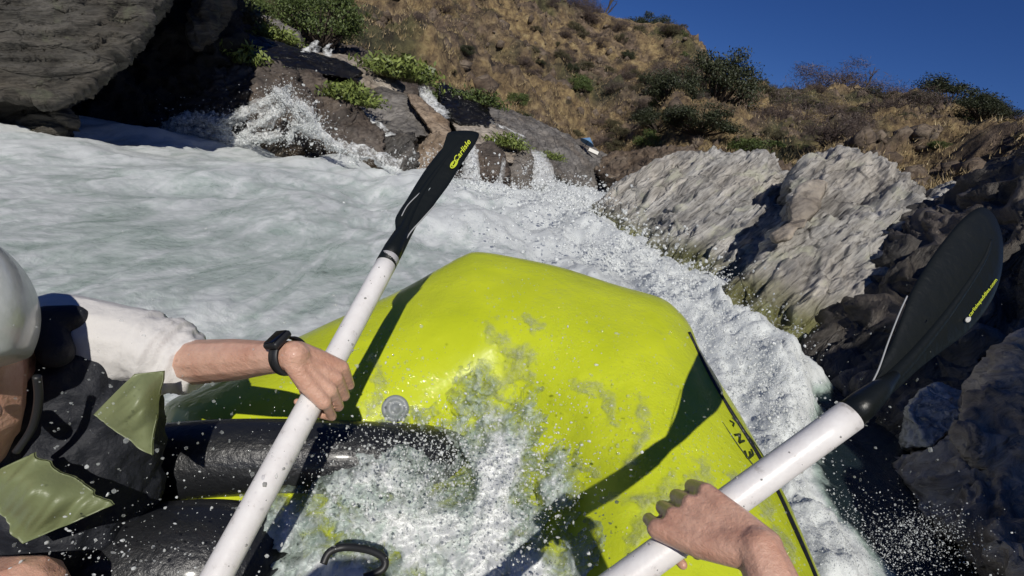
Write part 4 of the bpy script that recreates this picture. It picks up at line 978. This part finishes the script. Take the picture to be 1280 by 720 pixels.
# vest
bm = bmesh.new(); cone(bm, P(72, 455, 1.10), .10, P(105, 480, 1.11), .105); cone(bm, P(92, 480, 1.11), .125, P(70, 640, 1.10), .150); cone(bm, P(120, 520, 1.12), .115, P(112, 610, 1.12), .12); cone(bm, P(20, 500, 1.1), .12, P(0, 700, 1.1), .16)
me = remesh('life_vest', bm, .008, 4); v = getv(me); n_ = getn(me); setv(me, v+n_*(.010*ridged(v*7, 3, 4)+.004*fbm(v*25, 2, 3))[:, None]); vest = under(p1, link('life_vest', me, M['vest']))
bm = bmesh.new(); cone(bm, P(58, 402, 1.02), .030, P(92, 398, 1.04), .026); cone(bm, P(58, 402, 1.02), .028, P(70, 440, 1.0), .03); me = remesh('shoulder_strap', bm, .005, 2); under(p1, link('shoulder_strap', me, M['vest']))
# vest panels (fluttering pale green cloth): thin bent sheets with thickness
def cloth(name, quad, m, parent, seed, amp=.012, th=.004):
    q = np.array(quad, float); n_ = 40; u_, v_ = np.meshgrid(np.linspace(0, 1, n_), np.linspace(0, 1, n_)); u_, v_ = u_.ravel()[:, None], v_.ravel()[:, None]
    p = (q[0]*(1-u_)+q[1]*u_)*(1-v_)+(q[3]*(1-u_)+q[2]*u_)*v_
    w3 = PV(p[:, 0], p[:, 1], p[:, 2]-.035*np.sin(math.pi*u_[:, 0])*np.sin(math.pi*v_[:, 0])); w3 = w3+F*(amp*(ridged(np.stack([(p[:, 0]+p[:, 1])/40, (p[:, 1]-p[:, 0])/160, 0*p[:, 0]], -1), 2, seed)))[:, None]
    fc = gridfaces(n_, n_); k = n_*n_
    rim = []
    idx = np.arange(k).reshape(n_, n_)
    for e in (idx[0, :], idx[-1, ::-1], idx[::-1, 0], idx[:, -1]): rim += [(e[i], e[i+1], e[i+1]+k, e[i]+k) for i in range(n_-1)]
    return under(parent, mesh_np(name, np.vstack([w3, w3+F*th]), np.vstack([fc, fc[:, ::-1]+k, np.array(rim)]), m))
cloth('vest_panel', [(115, 519, .955), (166, 468, .96), (203, 464, .985), (188, 570, .96)], M['panel'], p1, 1, .004)
cloth('vest_panel', [(-30, 600, .90), (36, 568, .905), (140, 632, .91), (20, 684, .885)], M['panel'], p1, 2, .008)
# shorts
bm = bmesh.new(); chain(bm, [(pel, .165), (P(120, 770, 1.08), .12), (P(210, 800, 1.05), .10)]); chain(bm, [(pel, .16), (P(-40, 760, .99), .11)]); under(p1, person_mesh('shorts', bm, .01, M['shorts'], 3))
# helmet
bm = bmesh.new(); bmesh.ops.create_icosphere(bm, subdivisions=5, radius=1); me = bpy.data.meshes.new('helmet'); bm.to_mesh(me); bm.free(); v = getv(me)
hc = P(-104, 396, .82); hx, hy, hz = R, F, U; v0 = v.copy()
v[:, 2] = np.where(v[:, 2] < -.62, -.62-(v[:, 2]+.62)*-.15, v[:, 2])
rr_ = 1+.02*np.cos(6*np.arctan2(v0[:, 1], v0[:, 0]))*(np.abs(v0[:, 2]) < .7)
ax_r = math.radians(18); hzr = hz*math.cos(ax_r)-hx*math.sin(ax_r)*-1*-1; hxr = hx*math.cos(ax_r)+hz*math.sin(ax_r)
W3 = hc+(v[:, :1]*rr_[:, None])*hxr*.138+(v[:, 1:2]*rr_[:, None])*hy*.14+v[:, 2:3]*hzr*.150; setv(me, W3); under(p1, link('helmet', me, M['helmet']))
under(p1, add_tube('chin_strap', spline([P(46, 470, .86), P(48, 500, .875), P(40, 535, .89), P(20, 565, .89)], 20), .006, M['rubber'], None, 8))
# watch
wa = (gc-el); wa = wr-el; wa /= np.linalg.norm(wa); wc = wr-wa*.014
x_ = e1*.97+U*.12; x_ = x_-wa*(x_@wa); x_ /= np.linalg.norm(x_); y_ = np.cross(wa, x_); nn = 40; v = []
for hw, rr2 in ((-.0105, .0335), (-.0105, .0365), (.0105, .0365), (.0105, .0335), (-.0105, .0335)):
    a = np.linspace(0, 2*math.pi, nn, endpoint=False); v.append(wc+wa*hw+(rr2-.003)*(np.cos(a)[:, None]*x_+np.sin(a)[:, None]*y_))
wt = empty('wristwatch', wc); tag(wt, 'black square-faced watch on the wrist of the left person', 'watch')
under(wt, mesh_np('strap', np.array(v).reshape(-1, 3), gridfaces(5, nn, True), M['rubber']))
def rbox(name, c, X_, Y_, Z_, sx, sy, sz, m, bev=.3):
    bm = bmesh.new(); bmesh.ops.create_cube(bm, size=1); 
    for q in bm.verts: q.co = Vector((q.co.x*sx, q.co.y*sy, q.co.z*sz))
    bmesh.ops.bevel(bm, geom=bm.edges[:], offset=min(sx, sy, sz)*bev, segments=4, affect='EDGES', profile=.5); me = bpy.data.meshes.new(name); bm.to_mesh(me); bm.free(); v = getv(me); setv(me, c+v[:, :1]*X_+v[:, 1:2]*Y_+v[:, 2:]*Z_); return link(name, me, m)
wx = x_; wy = np.cross(wa, wx)
under(wt, rbox('case', wc+wx*.036, wa, wy, wx, .034, .040, .013, M['rubber'], .4)); under(wt, rbox('screen', wc+wx*.0415, wa, wy, wx, .028, .034, .005, M['glass'], .4))

# person wearing the camera: hands on the right paddle, body below and behind the lens
p2 = empty('person', CAM+np.array([0, -.25, -.9])); tag(p2, 'bare forearm and hand of the person behind the lens, gripping the right white shaft', 'person')
bm = bmesh.new()
g2 = P(871, 661, .723); g2 = online(RA, RB, 662)
tc = CAM-g2; tc /= np.linalg.norm(tc); e1 = tc-rd2*(tc@rd2); e1 /= np.linalg.norm(e1); e2 = np.cross(rd2, e1); e2 = e2 if e2@U > 0 else -e2
ang = math.radians(-30); e1n2 = e1*math.cos(ang)-e2*math.sin(ang); e2n2 = e2*math.cos(ang)+e1*math.sin(ang)
w2 = g2+e1n2*.030-e2n2*.082+rd2*.040
ang = math.radians(-60); e1n2 = e1*math.cos(ang)-e2*math.sin(ang); e2n2 = e2*math.cos(ang)+e1*math.sin(ang)
hand(bm, g2, rd2, e1n2, e2n2, w2, 1.10, spread=.0225)
el2 = CAM+np.array([.47, .26, -.60]); sh2_ = CAM+np.array([.20, -.22, -.30])
chain(bm, [(w2, .027), (w2*.7+el2*.3, .036), (el2, .046), (sh2_, .06)])
sl2 = CAM+np.array([-.20, -.22, -.30]); g3 = RA+rd2*.05; el3 = CAM+np.array([-.30, .10, -.62])
tc = CAM-g3; tc /= np.linalg.norm(tc); f1 = tc-rd2*(tc@rd2); f1 /= np.linalg.norm(f1); f2 = np.cross(rd2, f1); f2 = f2 if f2@U > 0 else -f2
w3 = g3+f1*.03-f2*.08-rd2*.02; hand(bm, g3, -rd2, f1, f2, w3, 1.1); chain(bm, [(w3, .029), (el3, .045), (sl2, .06)])
c2 = CAM+np.array([0, -.30, -.42]); pv2 = CAM+np.array([0, -.36, -.80]); cone(bm, c2, .13, pv2, .14); cone(bm, sh2_, .07, c2, .12); cone(bm, sl2, .07, c2, .12)
h2 = CAM+np.array([0, -.26, -.10]); cone(bm, c2+np.array([0, 0, .1]), .06, h2, .07); cone(bm, h2, .085, h2+np.array([0, .02, -.06]), .07)
chain(bm, [(pv2, .11), (CAM+np.array([.22, -.05, -.98]), .07), (CAM+np.array([.25, -.2, -1.3]), .05)]); chain(bm, [(pv2, .11), (CAM+np.array([-.22, -.05, -.98]), .07), (CAM+np.array([-.25, -.2, -1.3]), .05)])
under(p2, person_mesh('body', bm, .0028, M['skin'], 2))
bm = bmesh.new(); cone(bm, h2+np.array([0, -.0, .03]), .125, h2+np.array([0, -.03, .05]), .12); under(p2, person_mesh('helmet', bm, .008, M['helmet'], 2))
bm = bmesh.new(); cone(bm, c2, .17, pv2, .16); under(p2, person_mesh('life_vest', bm, .012, M['vest'], 2))

# ------------------------------------------------------------------ spray and drops
def spray(name, label, regs, m, jitter=.3):
    C_, S_ = [], []
    for (x, y, sx, sy, d0, d1, n, s0) in regs:
        s0 *= .34; n = int(n*3.4); px = rng.normal(x, sx, n); py = rng.normal(y, sy, n); d = rng.uniform(d0, d1, n); C_.append(PV(px, py, d)); S_.append(np.clip(rng.lognormal(0, .75, n), .25, 3.2)*s0)
    return blobs(name, np.vstack(C_), np.concatenate(S_)[:, None]*rng.uniform(.5, 1.9, (sum(len(a) for a in C_), 3)), m, label, 'spray', jitter=jitter)
# lacy splash against the huge boulder: arcs of foam blobs
arcs = [[(205, 165), (235, 150), (262, 152), (285, 165)], [(255, 165), (290, 148), (320, 135), (345, 118), (352, 122)], [(300, 172), (330, 150), (352, 135), (360, 112)], [(345, 118), (365, 135), (380, 155), (395, 165), (425, 190)], [(215, 170), (240, 162), (300, 175), (350, 170)], [(360, 175), (372, 158), (390, 160), (420, 182), (450, 200)], [(370, 130), (385, 142), (395, 160)], [(440, 190), (470, 195), (500, 215)], [(560, 225), (590, 215), (600, 232)], [(655, 215), (672, 200), (690, 222), (720, 240)]]
C_, S_ = [], []
for k, a in enumerate(arcs):
    q = spline(np.array(a, float), 200); n = 2200 if k < 7 else 500; i = rng.integers(0, len(q), n); b_ = q[i]+rng.normal(size=(n, 2))*np.array([4.5, 4.0])*rng.lognormal(0, .7, n)[:, None]
    dd = (13.3+rng.uniform(-.3, .3, n)) if k < 7 else (15.6+rng.uniform(-.3, .3, n)); C_.append(PV(b_[:, 0], b_[:, 1], dd)); S_.append(rng.lognormal(0, .6, n)*.0065)
o = blobs('splash', np.vstack(C_), np.clip(np.concatenate(S_), .002, .035)[:, None]*rng.uniform(.7, 1.5, (sum(len(c) for c in C_), 3)), M['foam'], 'white splash breaking against the brown boulders of the left bank', 'splash', jitter=.35)
lv, lf, base = [], [], 0
for k, a in enumerate(arcs[:8]):
    c_ = spline(np.array(a, float), 60); m_ = 12
    for side_ in (0,):
        t_ = np.linspace(-1, 1, m_); g_ = c_[:, None, :]+np.stack([0*t_, t_*9], -1)[None]; d_ = 13.2+.25*np.abs(t_)[None]+0*g_[..., 0]
        w_ = PV(g_[..., 0], g_[..., 1], d_).reshape(-1, 3); w_ = w_+np.stack([fbm(w_*3, 3, 7+k), fbm(w_*3, 3, 8+k), fbm(w_*3, 3, 9+k)], -1)*.12
        lv.append(w_); lf.append(gridfaces(len(c_), m_)+base); base += len(w_)
o = mesh_np('splash', np.vstack(lv), np.vstack(lf), M['lace']); tag(o, 'thin lacy sheets of the splash at the foot of the huge boulder', 'splash', kind='stuff')
spray('spray', 'flying white spray along the right side of the lime raft', [
    (900, 420, 45, 20, 2.6, 3.8, 500, .006), (950, 470, 28, 30, 2.3, 3.2, 650, .006), (985, 530, 20, 40, 2.0, 2.7, 450, .005), (870, 395, 40, 12, 3.0, 4.2, 350, .006), (850, 375, 40, 10, 3.5, 4.5, 250, .006),
    (1040, 660, 35, 30, 1.6, 2.1, 450, .0021), (1120, 690, 55, 22, 1.7, 2.2, 700, .0021), (1150, 660, 32, 18, 1.8, 2.2, 350, .0019)], M['foam'])
spray('spray', 'fine spray torn off the wave crests in the rapids behind the raft', [
    (720, 262, 40, 14, 10, 16, 500, .030), (660, 240, 60, 10, 13, 18, 500, .035), (770, 310, 40, 16, 7, 9.5, 450, .020), (850, 350, 36, 14, 5, 7, 500, .013), (560, 235, 50, 8, 13, 16, 260, .03), (640, 290, 90, 20, 7, 11, 300, .015), (540, 200, 40, 8, 15, 17, 160, .03)], M['foam'])
spray('droplets', 'fine water drops thrown up over the froth in the raft', [
    (520, 610, 80, 50, .95, 1.25, 700, .0022), (560, 560, 60, 25, 1.05, 1.3, 450, .0024), (640, 640, 60, 50, .95, 1.15, 500, .0022), (430, 550, 60, 22, 1.15, 1.25, 60, .002), (250, 660, 90, 35, .85, 1.0, 60, .0022), (120, 690, 60, 20, .8, .95, 40, .0024), (680, 560, 40, 60, 1.1, 1.3, 260, .0022)], M['foam'])
spray('droplets', 'scattered clear water drops in the air before the raft', [
    (300, 560, 130, 60, .7, 1.2, 70, .0022), (560, 480, 200, 80, .8, 1.3, 60, .002), (900, 500, 120, 90, .7, 1.4, 60, .002), (120, 500, 60, 60, .7, .9, 25, .002), (1080, 520, 70, 70, .8, 1.6, 30, .0024), (250, 360, 160, 60, 1.2, 2, 22, .0024)], M['drop'])
# beads of water standing on the fabric
n = 2600
cl = np.array([(450, 460), (500, 440), (660, 360), (620, 380), (700, 420), (820, 470), (860, 560), (900, 560), (880, 620), (940, 640), (960, 600), (330, 520), (380, 510), (700, 500), (740, 520), (780, 560), (470, 500), (830, 400), (760, 400), (980, 680)])
k = rng.integers(0, len(cl), n); q = cl[k]+rng.normal(size=(n, 2))*28
th_ = np.arctan2(outl[:, 1]-ctr[1], outl[:, 0]-ctr[0]); o_ = np.argsort(th_); rr_ = np.linalg.norm(outl-ctr, axis=1)
ok = np.hypot(*(q-ctr).T) < np.interp(np.arctan2(q[:, 1]-ctr[1], q[:, 0]-ctr[0]), th_[o_], rr_[o_], period=2*math.pi)-8
q = q[ok]; n = len(q); s_ = np.clip(rng.lognormal(0, .5, n)*.0014, .0006, .005)
blobs('water_beads', rsurf(q[:, 0], q[:, 1], .0005), s_[:, None]*np.ones((n, 3)), M['drop'], 'beads of water standing on the lime fabric', 'water', jitter=.15)
